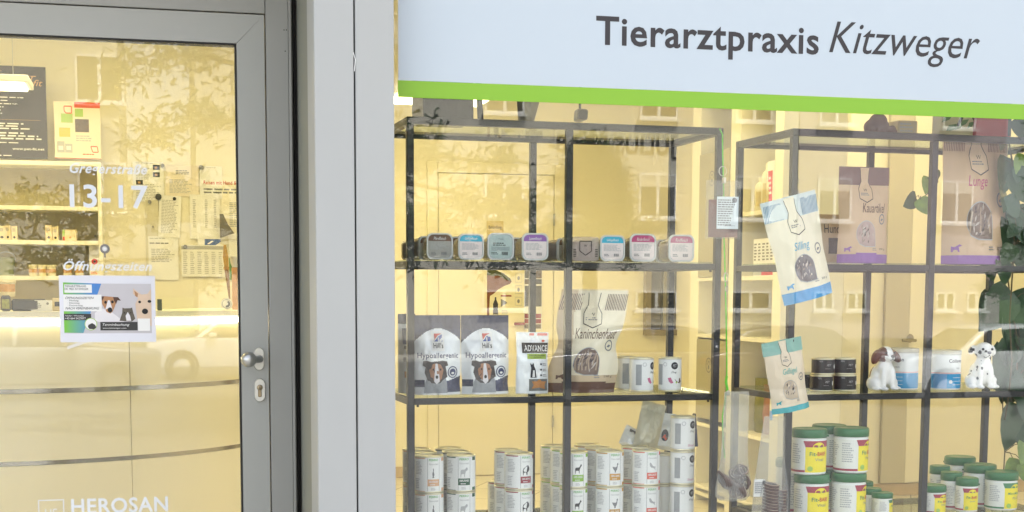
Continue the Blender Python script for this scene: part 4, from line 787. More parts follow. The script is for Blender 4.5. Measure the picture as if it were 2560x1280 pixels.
m_k = {'kangaroo': (M('peach print', (226, 178, 138), .6, 0, .03), m_grey, '100% KÄNGURU', 'peach banded can with a kangaroo'), 'cow': (M('dark green print', (26, 84, 52), .6, 0, .03), m_lgrey, '100% RIND', 'dark green banded can with a cow'),
       'bison': (M('wine red print', (156, 54, 62), .6, 0, .03), m_dk, '100% BÜFFEL', 'wine red banded can with a bison'), 'goat': (M('apple green print', (136, 184, 52), .6, 0, .03), m_dk, '100% ZIEGE', 'apple green banded can with a goat'),
       'goose': (M('ochre print', (204, 152, 62), .6, 0, .03), m_grey, '100% GANS', 'ochre banded can with a goose'), 'fish': (M('salmon print', (226, 112, 92), .6, 0, .03), m_lgrey, '100% LACHS', 'salmon banded can with a fish')}
def pc(kind, px, v, lvl, where, rz=0): a = m_k[kind]; return perro(kind, a[2], a[0], a[1], a[3]+', '+where, U1, px, v, S3+lvl*.1125, .112, .0905 if False else .088, rz)
FR = .055
for kind, px, rz in (('kangaroo', 1072, -.38), ('cow', 1153, -.5), ('bison', 1299, -.2), ('goat', 1438, -.45), ('goose', 1529, -.38), ('fish', 1621, -.34)):
    for l in (0, 1): pc(kind, px, FR, l, 'top of the front stack' if l else 'bottom of the front stack', rz)
for kind, px, v, wh in (('kangaroo', 1055, .15, 'second row'), ('kangaroo', 1040, .245, 'last row at the left post'), ('cow', 1140, .15, 'second row'), ('cow', 1121, .25, 'last row'), ('bison', 1272, .16, 'second row'), ('goat', 1414, .15, 'second row'), ('goat', 1388, .25, 'last row'),
                     ('goose', 1500, .15, 'second row'), ('goose', 1472, .25, 'last row'), ('fish', 1592, .16, 'second row')):
    for l in (0, 1): pc(kind, px, v, l, wh+(', upper can' if l else ', lower can'), -.25)
pc('bison', 1255, .26, 0, 'single low can in the last row', -.3)
# ---- white cans with black round emblem
m_emb = M('emblem black', (36, 34, 34), .6, 0, .1, 40)
def emblem_can(label, U, px, v, z, h, w, rz, food=True, group='white cans with a black round emblem'):
    r = w/2; t = thing('food_can', label, 'food can', place(U, px, v, z), (0, 0, U[2]+rz), group); mb = MB(); can_body(mb, r, h); mb.build('tin', t)
    f = cylfn(r); mb = MB(); mb.lathe([(r, .006), (r, h-.006)], m_canw, 40)
    for q in (.93, .07): rect(mb, f, -r*2.6, r*2.6, h*q, h*q+.0006, m_lgrey, .0003, 26, 1)
    disc(mb, f, r*.0, h*.76, r*.32, m_emb); text(mb, f, 'PET', -r*.17, r*.17, h*.72, h*.80, m_lgrey, italic=True, off=.001); text(mb, f, 'Dog', -r*.3, r*.2, h*.53, h*.60, m_ink, italic=True)
    if food:
        poly(mb, f, [(-r*.6, h*.40), (-r*.35, h*.42), (-r*.1, h*.26), (-r*.3, h*.24), (-r*.5, h*.3)], m_pink); poly(mb, f, [(r*.0, h*.36), (r*.6, h*.4), (r*.75, h*.3), (r*.55, h*.24), (r*.2, h*.28)], m_brown); disc(mb, f, r*.18, h*.27, r*.08, m_lime)
    else: text(mb, f, 'Strauß', -r*.5, r*.2, h*.13, h*.2, m_pink, italic=True)
    disc(mb, f, -r*.85, h*.8, r*.17, m_lgrey, ri=r*.13); rect(mb, f, -r*1.6, -r*1.1, h*.2, h*.8, M('grey text block', (164, 166, 166), .6, 0, .1, 90), .0004, 5, 1); rect(mb, f, r*1.1, r*1.7, h*.2, h*.8, M('grey text block', (164, 166, 166)), .0004, 5, 1)
    mb.build('paper_label', t)
h = 81*SC(1607, U1, .06)
emblem_can('white can turned to its grey text, behind the front white can', U1, 1570, .16, S2, h, .08, .9)
emblem_can('white can showing half an emblem, next to the rabbit pouch', U1, 1607, .075, S2, h, .075, .75)
emblem_can('white can with full black emblem and carrot picture on the middle board', U1, 1678, .07, S2, h, .073, .05)
for l in range(3): emblem_can(['white can with black emblem, lowest of the tall stack', 'white can with black emblem, middle of the tall stack', 'white can with black emblem, top of the tall stack'][l], U1, 1713-(0 if l else 0), .06, S3+l*.1095, .109, .078, .55, False)
for l in range(2): emblem_can(['dark shaded white can low behind the tall stack', 'dark shaded white can high behind the tall stack'][l], U1, 1668, .15, S3+l*.1, .099, .078, 1.8, False)
# ---- flat black cans
m_cb = M('can paper black', (26, 28, 30), .35, 0, .05); _bc = None
for px, v, l, lb in ((2060, .07, 0, 'flat black can, lower left one of the front block'), (2119, .07, 0, 'flat black can, lower right one beside the shelf post'), (2063, .07, 1, 'flat black can, upper left one of the front block'), (2117, .07, 1, 'flat black can, upper right one beside the shelf post'), (2032, .17, 0, 'flat black can peeping out behind the hanging poultry bag')):
    p = place(U2, px, v, S2+l*.0535)
    if _bc: dup(_bc, p, (0, 0, TH2), lb); continue
    r, h = .0365, .053; _bc = t = thing('flat_can', lb, 'food can', p, (0, 0, TH2), 'flat black cans on the middle board'); mb = MB(); can_body(mb, r, h); mb.build('tin', t)
    f = cylfn(r); mb = MB(); mb.lathe([(r, .005), (r, h-.005)], m_cb, 40); disc(mb, f, r*.05, h*.66, r*.26, m_dk); text(mb, f, 'PET', -r*.16, r*.26, h*.52, h*.64, m_lgrey, italic=True, off=.001); lines(mb, f, -r*.3, r*.4, h*.4, h*.34, 1, m_grey)
    disc(mb, f, r*.75, h*.5, r*.12, m_paper, ry=r*.2); text(mb, f, '95%', -r*.8, -r*.5, h*.76, h*.86, m_lgrey); mb.build('paper_label', t)
# ---- pouches
def pouch(name, label, cat, loc, rot, w, h, d, matfn, art, prof=lambda v: 1., nv=64, nu=44, wr=.003, seed=0, group=None, back=None, flat_bottom=True, topflat=.82, art_name='print', cs=lambda v: 0.):
    t = thing(name, label, cat, loc, rot, group)
    def bulge(a, b):
        a = max(-1, min(1, a)); b = max(0, min(1, b)); s = (1-abs(a)**2.4); vt = 1. if b < .45 else max(0, 1-((b-.45)/(topflat-.45))**2) if b < topflat else 0
        if not flat_bottom: vt *= min(1, b/.12)**.6
        q = d/2*s*(vt*.92+.06)
        k = noise.noise(Vector((a*2.2+seed*7, b*4.5, seed)))*1.0+.5*noise.noise(Vector((a*5, b*11+seed, 3.3)))
        return q + wr*k*s
    fn = lambda u, v, f: Vector((u*w*prof(v)+cs(v), -bulge(2*u, v)-f, v*h))
    mb = MB(); mb.grid(lambda a, b: fn(a-.5, b, 0), nu, nv, lambda a, b: matfn(a-.5, b))
    bk = back or matfn
    mb.grid(lambda a, b: Vector(((a-.5)*w*prof(b)+cs(b), bulge(2*(a-.5), b), b*h)), nu, nv, lambda a, b: matfn(a-.5, b), flip=True)
    mb.add([fn(-.5+k/12, 0, 0) for k in range(13)]+[Vector(((.5-k/12)*w*prof(0), bulge(2*(.5-k/12), 0), 0)) for k in range(13)], [tuple(range(26))], matfn(0, .01)); mb.build('pouch', t)
    if art: mb = MB(); art(mb, fn); mb.build(art_name, t)
    return t, fn
m_kraft = M('cream matt film', (240, 230, 202), .5, 0, .03, 8); m_kraft2 = M('beige film and side shade', (206, 184, 150), .5, 0, .04, 8); m_stripe = M('pouch stripes slate blue', (110, 150, 176), .6, 0, 0); m_stripeb = M('pouch stripes brown', (112, 92, 84), .6, 0, 0)
m_blueb = M('sky blue film', (72, 158, 214), .4, 0, .04, 8); m_teal = M('teal film', (40, 168, 176), .4, 0, .04, 8); m_sage = M('sage teal film', (142, 186, 172), .5, 0, .04, 8); m_win = M('treats in window', (118, 98, 84), .3, 0, .5, 30, .3); m_wing = M('dried fish in window', (120, 116, 118), .25, .2, .6, 22, .3); m_winl = M('pale treats in window', (206, 186, 160), .4, 0, .15, 20)
def arch(mb, fn, cx, cy, rx, ry, mat, off, asp, k=16, cut=True):
    P = [(cx+rx*math.cos(math.pi*i/k), cy+ry*math.sin(math.pi*i/k)) for i in range(k+1)]+([(cx-rx*.98, cy-ry*.35), (cx-rx*.7, cy-ry*.85), (cx-.1*rx, cy-ry*1.05), (cx+rx, cy-ry*1.05)])
    return P
def treats_art(stripe, word, wmat, win, bot, bh, small, top0=.80, wx=(-.3, .28), wy=.66, tagm=None, weight=True, sticks=None):
    def art(mb, fn):
        if stripe:
            for sgn, x0, x1 in ((-1, -.49, -.17), (1, .17, .49)):
                n = 13
                for k in range(n):
                    x = x0+(x1-x0)*k/n; dx = .03
                    if abs(x) < .15: continue
                    mb.add([fn(x, top0, .0004), fn(x+.012, top0, .0004), fn(x+.012+dx, top0+.16, .0004), fn(x+dx, top0+.16, .0004)], [(0, 1, 2, 3)], stripe)
        poly(mb, fn, [(-.09, .99), (.09, .99), (.07, .85), (.13, .77), (.13, .67), (0, .63), (-.13, .67), (-.13, .77), (-.07, .85)] , tagm or m_kraft, .0008)
        stroke(mb, fn, [(-.09, .97), (-.07, .85), (-.13, .77), (-.13, .67), (0, .63), (.13, .67), (.13, .77), (.07, .85), (.09, .97)], .009, m_ink, .0012)
        text(mb, fn, 'W', -.035, .035, .745, .775, m_ink, off=.0012); lines(mb, fn, -.1, .1, .735, .70, 2, m_grey, .0012)
        text(mb, fn, word, wx[0], wx[1], wy-.135, wy-.035, wmat, italic=True, off=.0014)
        P = arch(None, fn, -.02, .31, .19, .13, win, .0008, 1); poly(mb, fn, P, win, .0008); stroke(mb, fn, P, .008, m_lgrey, .0011, close=True)
        r = random.Random(len(word)); shades = [M('window light flake', (196, 186, 176), .4, 0, .2, 60), M('window dark flake', (62, 52, 50), .4, 0, .2, 60), M('window mid flake', (150, 132, 120), .4, 0, .2, 60)]
        for k in range(26):
            an, rr = r.uniform(0, 6.28), math.sqrt(r.random())*.78; x, y, d, L = -.02+.19*rr*math.cos(an), .31+.13*rr*math.sin(an), r.uniform(-.6, .6)+1.2, r.uniform(.02, .05)
            poly(mb, fn, [(x-L*math.cos(d), y-L*math.sin(d)*.7), (x+.010, y-.006), (x+L*math.cos(d), y+L*math.sin(d)*.7), (x-.012, y+.006)], shades[k % 3], .0011)
        for k in range(sticks or 0):
            x = -.17+.3*k/max(1, sticks-1); stroke(mb, fn, [(x, .22), (x+r.uniform(-.03, .04), .31), (x+r.uniform(-.02, .04), .31+.09*math.sqrt(max(0, 1-((x+.02)/.2)**2)))], .022, M('light stick treat', (178, 156, 132), .5, 0, .2, 50), .0012)
        disc(mb, fn, .33, .46, .075, m_grey, .0009, 20, .058, .055); poly(mb, fn, [(.29, .45), (.33, .47), (.37, .46), (.33, .44)], m_grey, .001)
        text(mb, fn, '250 g', .26, .40, bh+.025, bh+.05, m_ink, off=.0009) if weight else None; lines(mb, fn, .12, .22, bh+.055, bh+.02, 2, m_grey)
        poly(mb, fn, [(-.40, bh+.01), (-.38, bh+.01), (-.37, bh+.025), (-.33, bh+.025), (-.32, bh+.01), (-.30, bh+.01), (-.31, bh+.045), (-.27, bh+.055), (-.30, bh+.065), (-.36, bh+.045), (-.40, bh+.05)], small, .0009)
    return art
# big rabbit pouch
k1 = SC(1450, U1, .06)
def pk(v): return 1.0-.15*math.exp(-((v-.47)/.13)**2)+.03*math.exp(-((v-.22)/.1)**2)-.02*(v > .9)
pouch('treat_pouch', 'big beige rabbit treat pouch with brown foot and striped top', 'treat pouch', place(U1, 1452, .085, S2), (.0, .01, TH1-.05), 170*k1, 246*k1, .085, lambda a, b: m_brown if b < .085+.03*math.sin((a+.5)*3.1) else (m_kraft2 if a < -.34+.1*b or b < .17 else m_kraft),  # beige down the left edge paints the pouch's shaded side
      treats_art(m_stripeb, 'Kaninchenhaut', m_brown, m_win, None, .12, m_brown, wx=(-.26, .42), sticks=7), pk, wr=.007, seed=3, cs=lambda v: 34*k1*v)
# brand white treat bags
m_hw = M('white glossy film', (238, 241, 242), .2, .1, .04, 22, .35); m_navy = M('navy glossy film', (30, 40, 78), .2, .15, .1, 22, .35); m_hblue = M('navy lettering', (52, 62, 104), .6, 0, 0)
m_ctan = M('collie tan fur', (168, 118, 84), .5, 0, .2, 60); m_cgrey = M('collie grey chest', (150, 154, 158), .5, 0, .12, 40)
def hmat(a, b): return m_navy if b > .835-.62*a*a-.06*(a < 0)*abs(a) else (m_navy if (a > .16 and .03 < b < .17+.2*(a-.16)) or (a < -.3 and .10 < b < .19) else m_hw)
def hart(mb, fn):
    rect(mb, fn, -.13, .13, .55, .80, m_paper, .0010); rect(mb, fn, -.08, .09, .67, .77, M('emblem blue', (48, 74, 150), .6, 0, 0), .0014); poly(mb, fn, [(-.08, .77), (.09, .77), (.0, .735), (-.08, .68)], m_redp, .0018); stroke(mb, fn, [(-.08, .68), (0, .74), (.09, .765)], .012, m_paper, .0022)
    rect(mb, fn, -.005, .015, .67, .72, m_paper, .0022)
    text(mb, fn, "Hill's", -.10, .10, .585, .655, m_ink, bold=True, off=.0014); text(mb, fn, 'Hypoallergenic', -.42, .43, .44, .53, m_hblue, bold=True, off=.0014); text(mb, fn, 'TREATS', -.10, .12, .395, .425, m_ink, off=.0014)
    fn0 = fn; fn = lambda u, v, f: fn0(u*1.12-.02, v*1.12, f)
    # collie
    poly(mb, fn, [(-.26, .02), (-.24, .14), (-.16, .24), (0, .27), (.12, .24), (.17, .15), (.18, .02)], m_cgrey, .0012)
    poly(mb, fn, [(-.27, .33), (-.26, .38), (-.2, .385), (-.13, .37), (.0, .375), (.08, .385), (.17, .375), (.19, .33), (.14, .32), (.18, .2), (.1, .17), (.04, .13), (-.12, .13), (-.2, .17), (-.24, .25), (-.22, .31)], M('collie dark fur', (58, 48, 46), .5, 0, .25, 60), .0018)
    poly(mb, fn, [(-.16, .28), (-.1, .345), (-.03, .355), (.05, .34), (.1, .28), (.07, .18), (0, .14), (-.08, .16), (-.14, .2)], m_ctan, .0022); poly(mb, fn, [(-.05, .35), (-.01, .35), (.02, .22), (.03, .15), (-.03, .12), (-.08, .15), (-.07, .22)], m_dwh, .0026)
    disc(mb, fn, -.025, .20, .028, m_gasket, .003, 12, 0, .02); disc(mb, fn, -.09, .285, .013, m_gasket, .003, 10); disc(mb, fn, .045, .285, .013, m_gasket, .003, 10)
    fn = fn0
    disc(mb, fn, .3, .285, .115, m_hblue, .0014, 24, .095, .075); disc(mb, fn, .3, .285, .07, m_hblue, .0014, 20, 0, .045); disc(mb, fn, .3, .272, .035, m_paper, .0018, 14, 0, .015)
k2 = SC(1150, U1, .05)
pouch('treat_bag', 'white and navy hypoallergenic treat bag with a collie, beside the left post', 'treat bag', place(U1, 1092, .075, S2), (-.02, .0, TH1), 120*k2, 194*k2, .062, hmat, hart, lambda v: 1-.04*math.exp(-((v-.15)/.1)**2), wr=.0052, seed=1, group='hypoallergenic treat bags', nu=64, nv=90)
pouch('treat_bag', 'white and navy hypoallergenic treat bag with a collie, beside the slim white snack pouch', 'treat bag', place(U1, 1213, .075, S2), (-.02, .0, TH1+.02), 122*k2, 194*k2, .062, hmat, hart, lambda v: 1-.04*math.exp(-((v-.15)/.1)**2), wr=.0056, seed=9, group='hypoallergenic treat bags', nu=64, nv=90)
def h_side(mb, fn): rect(mb, fn, -.3, .3, .62, .82, m_hblue, .001); rect(mb, fn, -.25, .25, .56, .6, m_grey, .001); rect(mb, fn, -.3, .3, .4, .46, m_ink, .001); rect(mb, fn, -.25, .25, .2, .28, m_gold, .001)
pouch('treat_bag', 'narrow treat bag seen from the side behind the left shelf post', 'treat bag', place(U1, 1016, .17, S2), (0, 0, TH1+.0), 44*k2, 196*k2, .08, lambda a, b: m_navy if b > .87 else m_hw, h_side, wr=.003, seed=4)
# slim white snack pouch
def advart(mb, fn):
    rect(mb, fn, -.34, .48, .66, .83, m_gasket, .0012, 10, 4); text(mb, fn, 'ADVANCE', -.28, .46, .69, .79, m_paper, bold=True, off=.0018); rect(mb, fn, -.2, .44, .565, .65, M('lime green print', (158, 184, 50), .5, 0, .02), .0012); text(mb, fn, 'HYPOALLERGENIC', -.13, .4, .61, .635, m_ink, off=.0018); text(mb, fn, 'SNACK', .0, .26, .58, .6, m_ink, off=.0018)
    rect(mb, fn, -.1, .46, .945, .985, M('coral print', (236, 130, 118), .6, 0, .1), .0012); disc(mb, fn, .33, .86, .05, m_orp, .0016, 12, 0, .02)
    poly(mb, fn, [(-.1, .26), (-.08, .42), (-.12, .5), (-.06, .47), (0, .5), (.02, .44), (.06, .4), (.1, .26)], m_ink, .0013); poly(mb, fn, [(-.04, .27), (-.02, .38), (.03, .38), (.05, .27)], m_paper, .0016)
    for k in range(3): disc(mb, fn, .24, .48-.09*k, .035, m_dk, .0012, 12, 0, .016); lines(mb, fn, .30, .46, .50-.09*k, .45-.09*k, 2, m_grey, .0012)
    rect(mb, fn, -.14, .46, .045, .24, M('grey photo print', (120, 120, 114), .5, 0, .2, 30), .0010); poly(mb, fn, [(-.06, .08), (.0, .14), (-.05, .2), (.1, .2), (.18, .235), (.26, .2), (.42, .2), (.36, .14), (.38, .07), (.18, .1)], M('biscuit print', (192, 132, 70), .5, 0, .15, 50), .0016)
pouch('snack_pouch', 'slim white snack pouch with black lettered badge and a star biscuit', 'snack pouch', place(U1, 1331, .06, S2), (-.02, .01, TH1), 84*k2, 152*k2, .035, lambda a, b: M('silver white film', (240, 243, 244), .25, .15, .04, 10), advart, lambda v: 1-.05*math.exp(-((v-.6)/.2)**2), wr=.003, seed=6)
# pouches on the right unit
k3 = SC(2150, U2, .06)
def ylw(mb, fn): pass
pouch('treat_pouch', 'brown treat pouch with purple foot on the upper board', 'treat pouch', place(U2, 2153, .1, S1), (0, 0, TH2), 126*k3, 214*k3, .06, lambda a, b: m_purple if b < .085+.02*math.cos(a*3) else (M('cocoa film', (112, 78, 72), .4, 0, .05) if b > .805 else M('tan film', (214, 182, 146), .5, 0, .04)),
      treats_art(None, 'Kauartikel', m_brown, M('white meat in window', (182, 156, 148), .3, .1, .5, 24), None, .11, m_purple, wx=(-.1, .4), tagm=M('tan film', (214, 182, 146))), lambda v: 1-.05*math.exp(-((v-.4)/.2)**2), wr=.004, seed=11)
pouch('treat_pouch', 'very large tan beef treat pouch with purple foot beside the plant', 'treat pouch', place(U2, 2432, .11, S1), (-.03, .0, TH2), 172*k3, 322*k3, .085, lambda a, b: m_purple if b < .062 else M('tan film', (214, 182, 146)),
      treats_art(M('tan stripes', (150, 112, 92), .6, 0, 0), 'Lunge', m_magenta, m_win, None, .075, m_purple, wx=(-.2, .1), tagm=M('tan film light', (224, 196, 162), .5, 0, .04), sticks=3), lambda v: 1.0-.03*math.exp(-((v-.5)/.2)**2), wr=.005, seed=12)
pouch('treat_pouch', 'small pouch with a dark label half behind the tilted hanging bag', 'treat pouch', place(U2, 2068, .2, S1), (0, 0, TH2), 84*k3, 112*k3, .05, lambda a, b: m_kraft2, lambda mb, fn: (rect(mb, fn, -.1, .42, .2, .52, m_dk, .001), text(mb, fn, 'Hund', -.2, .3, .62, .8, m_ink, italic=True, off=.001)), wr=.003, seed=15)
# silver and white bags lying on the cans
def loose(name, label, px, py, v, w, h, rot, mats, art=None, seed=0, lift=0):
    p = uat(U1, px, py, v); return pouch(name, label, 'treat bag', p, rot, w, h, .05, mats, art, wr=.006, seed=seed, flat_bottom=False)
m_silv = M('crumpled silver film', (214, 208, 180), .3, .15, .2, 12, .3)
loose('foil_bag', 'crumpled silver grey bag tilted on top of the rear cans', 1612, 1118, .2, .085, .15, (-.1, .26, TH1), lambda a, b: m_silv, None, 21)
loose('treat_bag', 'white bag with dark stripe tilting away on the rear cans', 1573, 1122, .23, .085, .07, (-.2, .5, TH1), lambda a, b: m_hw, lambda mb, fn: rect(mb, fn, -.3, .3, .72, .88, m_dk, .001), 22)
loose('treat_bag', 'white bag with round red emblem and blue square on the rear cans', 1640, 1124, .27, .12, .125, (-.1, .12, TH1), lambda a, b: m_hw, lambda mb, fn: (rect(mb, fn, -.35, -.12, .35, .6, m_hblue, .001), disc(mb, fn, .15, .4, .12, m_ink, .001, 18, 0, .16), disc(mb, fn, .15, .34, .07, m_orp, .0016, 12, 0, .08)), 23)
t = thing('snack_bag', 'dark bag corner with pointed tip sticking up behind the tall can stack', 'snack bag', uat(U1, 1715, 1072, .3), (0, 0, TH1)); mb = MB(); mb.prism([(-.045, -.06), (.04, -.06), (.035, .0), (.03, .052), (.008, .008), (-.02, .002), (-.032, .016), (-.045, .01)], lambda u, v: Vector((u, -.012, v)), lambda u, v: Vector((u, .012, v)), m_navy); mb.build('pouch', t)
# ---- green lidded supplement jars
m_glid = M('green screw lid', (38, 112, 62), .4, 0, .05, 10); m_jarw = M('white jar', (244, 244, 240), .4, 0, .02); m_yl = M('bright yellow label', (246, 226, 40), .5, 0, .02); m_wine = M('wine label band', (162, 44, 66), .5, 0, .03); m_grn = M('label green band', (66, 130, 84), .5, 0, .05)
def jar(label, U, px, v, z, w, h, rz=0, words=('Fit-BARF', 'Vital'), band=None, group='white supplement jars with green lids'):
    r = w/2; band = band or m_wine; t = thing('supplement_jar', label, 'supplement jar', place(U, px, v, z), (0, 0, U[2]+rz), group); lh = min(.028, h*.24)
    mb = MB(); mb.lathe([(.0001, 0), (r*.9, 0), (r*.97, .004), (r*.97, h-lh-.006), (r*.93, h-lh-.003), (r*.93, h-lh)], m_jarw, 36); mb.build('body', t)
    mb = MB(); mb.lathe([(r*.93, h-lh), (r*1.0, h-lh+.0005), (r*1.01, h-lh*.3), (r*.98, h-.002), (r*.93, h), (r*.88, h-.0012), (.0001, h-.0012)], m_glid, 36); mb.rbox(r*.97, r*1.1, -.006, .006, h-lh+.002, h-lh+.008, m_glid, .0015); mb.build('lid', t)
    f = cylfn(r*.972); mb = MB(); H = h-lh; z0, z1 = H*.07, H*.93
    rect(mb, f, -r*2.9, r*2.9, z0, z1, M('jar label pale', (236, 236, 228), .5, 0, .02), .0002, 32, 1)
    x0 = -r*.28; x1 = r*1.4; rect(mb, f, x0, x1, z0, z1, m_yl, .0005, 10, 1); rect(mb, f, x0-.0, x1, H*.76, z1, band, .0008, 10, 1)
    poly(mb, f, [(x0-r*.12, z1), (x0+r*.05, z1), (x0+r*.05, H*.76), (x0, H*.76)], band, .0008)
    cx = (x0+x1)/2-.05*r; disc(mb, f, cx, H*.76, r*.38, m_yl, .0011, 20, 0, H*.13); text(mb, f, 'cd Vet', cx-r*.2, cx+r*.2, H*.75, H*.81, m_grn, off=.0016)
    a, b = (words[0].split('-')+[''])[:2] if '-' in words[0] else (words[0], '')
    if b: text(mb, f, a+'-', cx-r*.55, cx-r*.12, H*.52, H*.63, m_grn, bold=True, off=.0012); text(mb, f, b, cx-r*.1, cx+r*.5, H*.52, H*.63, m_redp, bold=True, off=.0012)
    else: text(mb, f, a, cx-r*.6, cx+r*.6, H*.54, H*.62, m_grn, bold=True, italic=True, off=.0012)
    text(mb, f, words[1], cx-r*.25, cx+r*.3, H*.38, H*.46, m_grey, off=.0012)
    poly(mb, f, [(x0, z0), (x1, z0), (x1, H*.2), (cx, H*.16), (x0, H*.28)], band, .001); disc(mb, f, x0+r*.28, H*.17, r*.15, m_lime, .0014, 14)
    rect(mb, f, -r*2.9, x0-r*.02, z0, H*.13, band, .0006, 20, 1)
    lines(mb, f, x0-r*.95, x0-r*.25, H*.85, H*.3, 9, m_lgrey, seed=3); lines(mb, f, -r*2.6, -r*1.4, H*.85, H*.2, 12, m_lgrey, seed=4); mb.build('jar_label', t); return t
k4 = SC(2100, U2, .05); jw = 79*k4; jh = 102*k4
jt = jh+.0005
jar('green lidded jar, upper one of the front stack nearest the hanging bags', U2, 2033, .055, S3+jt, jw, jh, -.4)
jar('green lidded jar, lower one of the front stack nearest the hanging bags', U2, 2042, .05, S3, jw, jh, -.42)
jar('green lidded jar, upper one of the second front stack', U2, 2139, .055, S3+jt, jw, jh, .22, ('Fit-BARF', 'Mineral'))
jar('green lidded jar, lower one of the second front stack', U2, 2136, .05, S3, jw, jh, .26, ('Fit-BARF', 'Mineral'))
jar('green lidded jar turned to plain back, upper one behind the two front stacks', U2, 2083, .16, S3+jt, jw, jh, 2.2)
jar('green lidded jar turned to plain back, lower one behind the two front stacks', U2, 2083, .16, S3, jw, jh, 2.2)
jar('green lidded jar half behind the clear hanging bag', U2, 1991, .17, S3, jw*.95, jh*1.25, 2.0)
jar('small green lidded jar in front of the skirting of the rear wall', U2, 2222, .05, S3, 48*k4, .075, .5, ('Fit-BARF', 'Öl'), m_grn)
jar('small green lidded jar just behind the small front one', U2, 2192, .1, S3, 50*k4, .083, 2.0, ('Fit-BARF', 'Öl'), m_grn)
jar('tiny green lidded jar squeezed between the stack and the small jars', U2, 2172, .18, S3, 48*k4, .095, 2.0)
jar('green lidded jar right beside the front shelf post', U2, 2349, .06, S3, 62*k4, .092, -.1, ('Fit-BARF', 'Mikro'))
jar('narrow green lidded jar with a yellow front facing the street', U2, 2436, .06, S3, 52*k4, .112, -.55, ('Fit-BARF', 'Junior'))
jar('wide green lidded jar with green banded label at the picture edge', U2, 2523, .07, S3, 76*k4, .128, -.1, ('MicroMineral', 'PLUS'), m_grn)
jar('slim green lidded jar turned away between the post jar and the yellow one', U2, 2396, .12, S3, 50*k4, .124, 1.3)
jar('small green lidded jar peeping over the others beside the post', U2, 2366, .2, S3, 48*k4, .136, .4)
jar('tallest green lidded jar in the back row', U2, 2416, .26, S3, 74*k4, .158, 2.2)
jar('green lidded jar behind the wide one, turned to its plain back', U2, 2468, .16, S3, 76*k4, .142, 2.3)
# ---- blue and white powder cans between the figurines
def powder(label, px, v, w, h, rz):
    r = w/2; t = thing('powder_can', label, 'powder can', place(U2, px, v, S2), (0, 0, TH2+rz), 'white and blue powder cans'); mb = MB(); mb.lathe([(.0001, 0), (r, 0), (r, h-.016), (r*.97, h-.015)], m_white, 36); mb.build('body', t)
    mb = MB(); mb.lathe([(r*.97, h-.015), (r*1.02, h-.014), (r*1.02, h-.001), (r*.98, h), (.0001, h)], GL('clear lid', (.9, .93, .93), .1, .1, True, .5), 36); mb.build('lid', t)
    f = cylfn(r); mb = MB(); rect(mb, f, -r*2.9, r*2.9, .004, h*.40, M('process blue label', (24, 148, 200), .5, 0, .03), .0004, 30, 1); rect(mb, f, -r*2.9, r*2.9, h*.415, h*.43, M('coral print', (236, 130, 118)), .0004, 30, 1)
    text(mb, f, 'Collagen', -r*.35, r*.75, h*.66, h*.78, m_ink, bold=True); text(mb, f, 'rein', r*.2, r*.5, h*.52, h*.58, m_grey)
    for k in range(3): rect(mb, f, -r*.05, r*.7, h*(.12+.09*k), h*(.12+.09*k)+.0012, m_paper, .0009, 4, 1)
    disc(mb, f, -r*.2, h*.2, r*.13, m_paper, .0009, 6); rect(mb, f, -r*1.4, -r*.45, .004, h*.4, M('process blue pale', (110, 160, 204), .5, 0, .03), .0007, 6, 1); mb.build('can_label', t)
powder('white and blue powder can next to the spotted dog figurine', 2371, .08, .098, .128, .0); powder('white and blue powder can behind the brown eared dog figurine', 2262, .12, .104, .134, -1.2)
# ---- dog figurines
def blobs(name, els, sub=.0028, matfn=None, parent=None):
    me = bpy.data.meshes.new('tmp'); V = []; Fc = []
    for (c, r, rot) in els:
        T = Matrix.Translation(c) @ (Matrix.Rotation(rot[1], 4, rot[0]) if rot else Matrix()); r = Vector(r) if not isinstance(r, (int, float)) else Vector((r, r, r)); b = len(V); n, m = 14, 10
        for j in range(m+1):
            for i in range(n): a = 2*math.pi*i/n; e = math.pi*j/m; V.append(T @ Vector((r.x*math.sin(e)*math.cos(a), r.y*math.sin(e)*math.sin(a), r.z*math.cos(e))))
        for j in range(m):
            for i in range(n): Fc.append((b+j*n+i, b+(j+1)*n+i, b+(j+1)*n+(i+1) % n, b+j*n+(i+1) % n))
    me.from_pydata([tuple(v) for v in V], [], Fc); o = bpy.data.objects.new('tmp', me); COL.objects.link(o)
    rm = o.modifiers.new('r', 'REMESH'); rm.mode = 'VOXEL'; rm.voxel_size = sub; sm = o.modifiers.new('s', 'SMOOTH'); sm.iterations = 5; sm.factor = .5
    dg = bpy.context.evaluated_depsgraph_get(); ev = o.evaluated_get(dg); m2 = bpy.data.meshes.new_from_object(ev); bpy.data.objects.remove(o)
    mats = []; m2.materials.clear()
    for p in m2.polygons:
        mt = matfn(p.center, p.normal); 
        if mt not in mats: mats.append(mt); m2.materials.append(mt)
        p.material_index = mats.index(mt); p.use_smooth = True
    ob = bpy.data.objects.new(name, m2); COL.objects.link(ob); ob.parent = parent; return ob
m_por = M('glazed white', (244, 241, 236), .3, 0, .04, 30, 0, .5, .2); m_chest = M('glazed chestnut', (98, 52, 38), .35, 0, .12, 40); m_spot = M('glazed black spot', (44, 40, 42), .35, 0, .1)
V3 = lambda x, y, z: Vector((x, y, z))
def bspaniel(c, nrm):
    x, y, z = c.x, c.y, c.z
    if z > .066 and abs(x) > .0085-.003*max(0, (z-.1)*60) and not (y < -.022 and z < .0885 and abs(x) < .0165) and not (z < .074 and abs(x) < .019): return m_chest
    if y > .014 and z < .07 and x < -.004+(.07-z)*.3: return m_chest
    return m_por
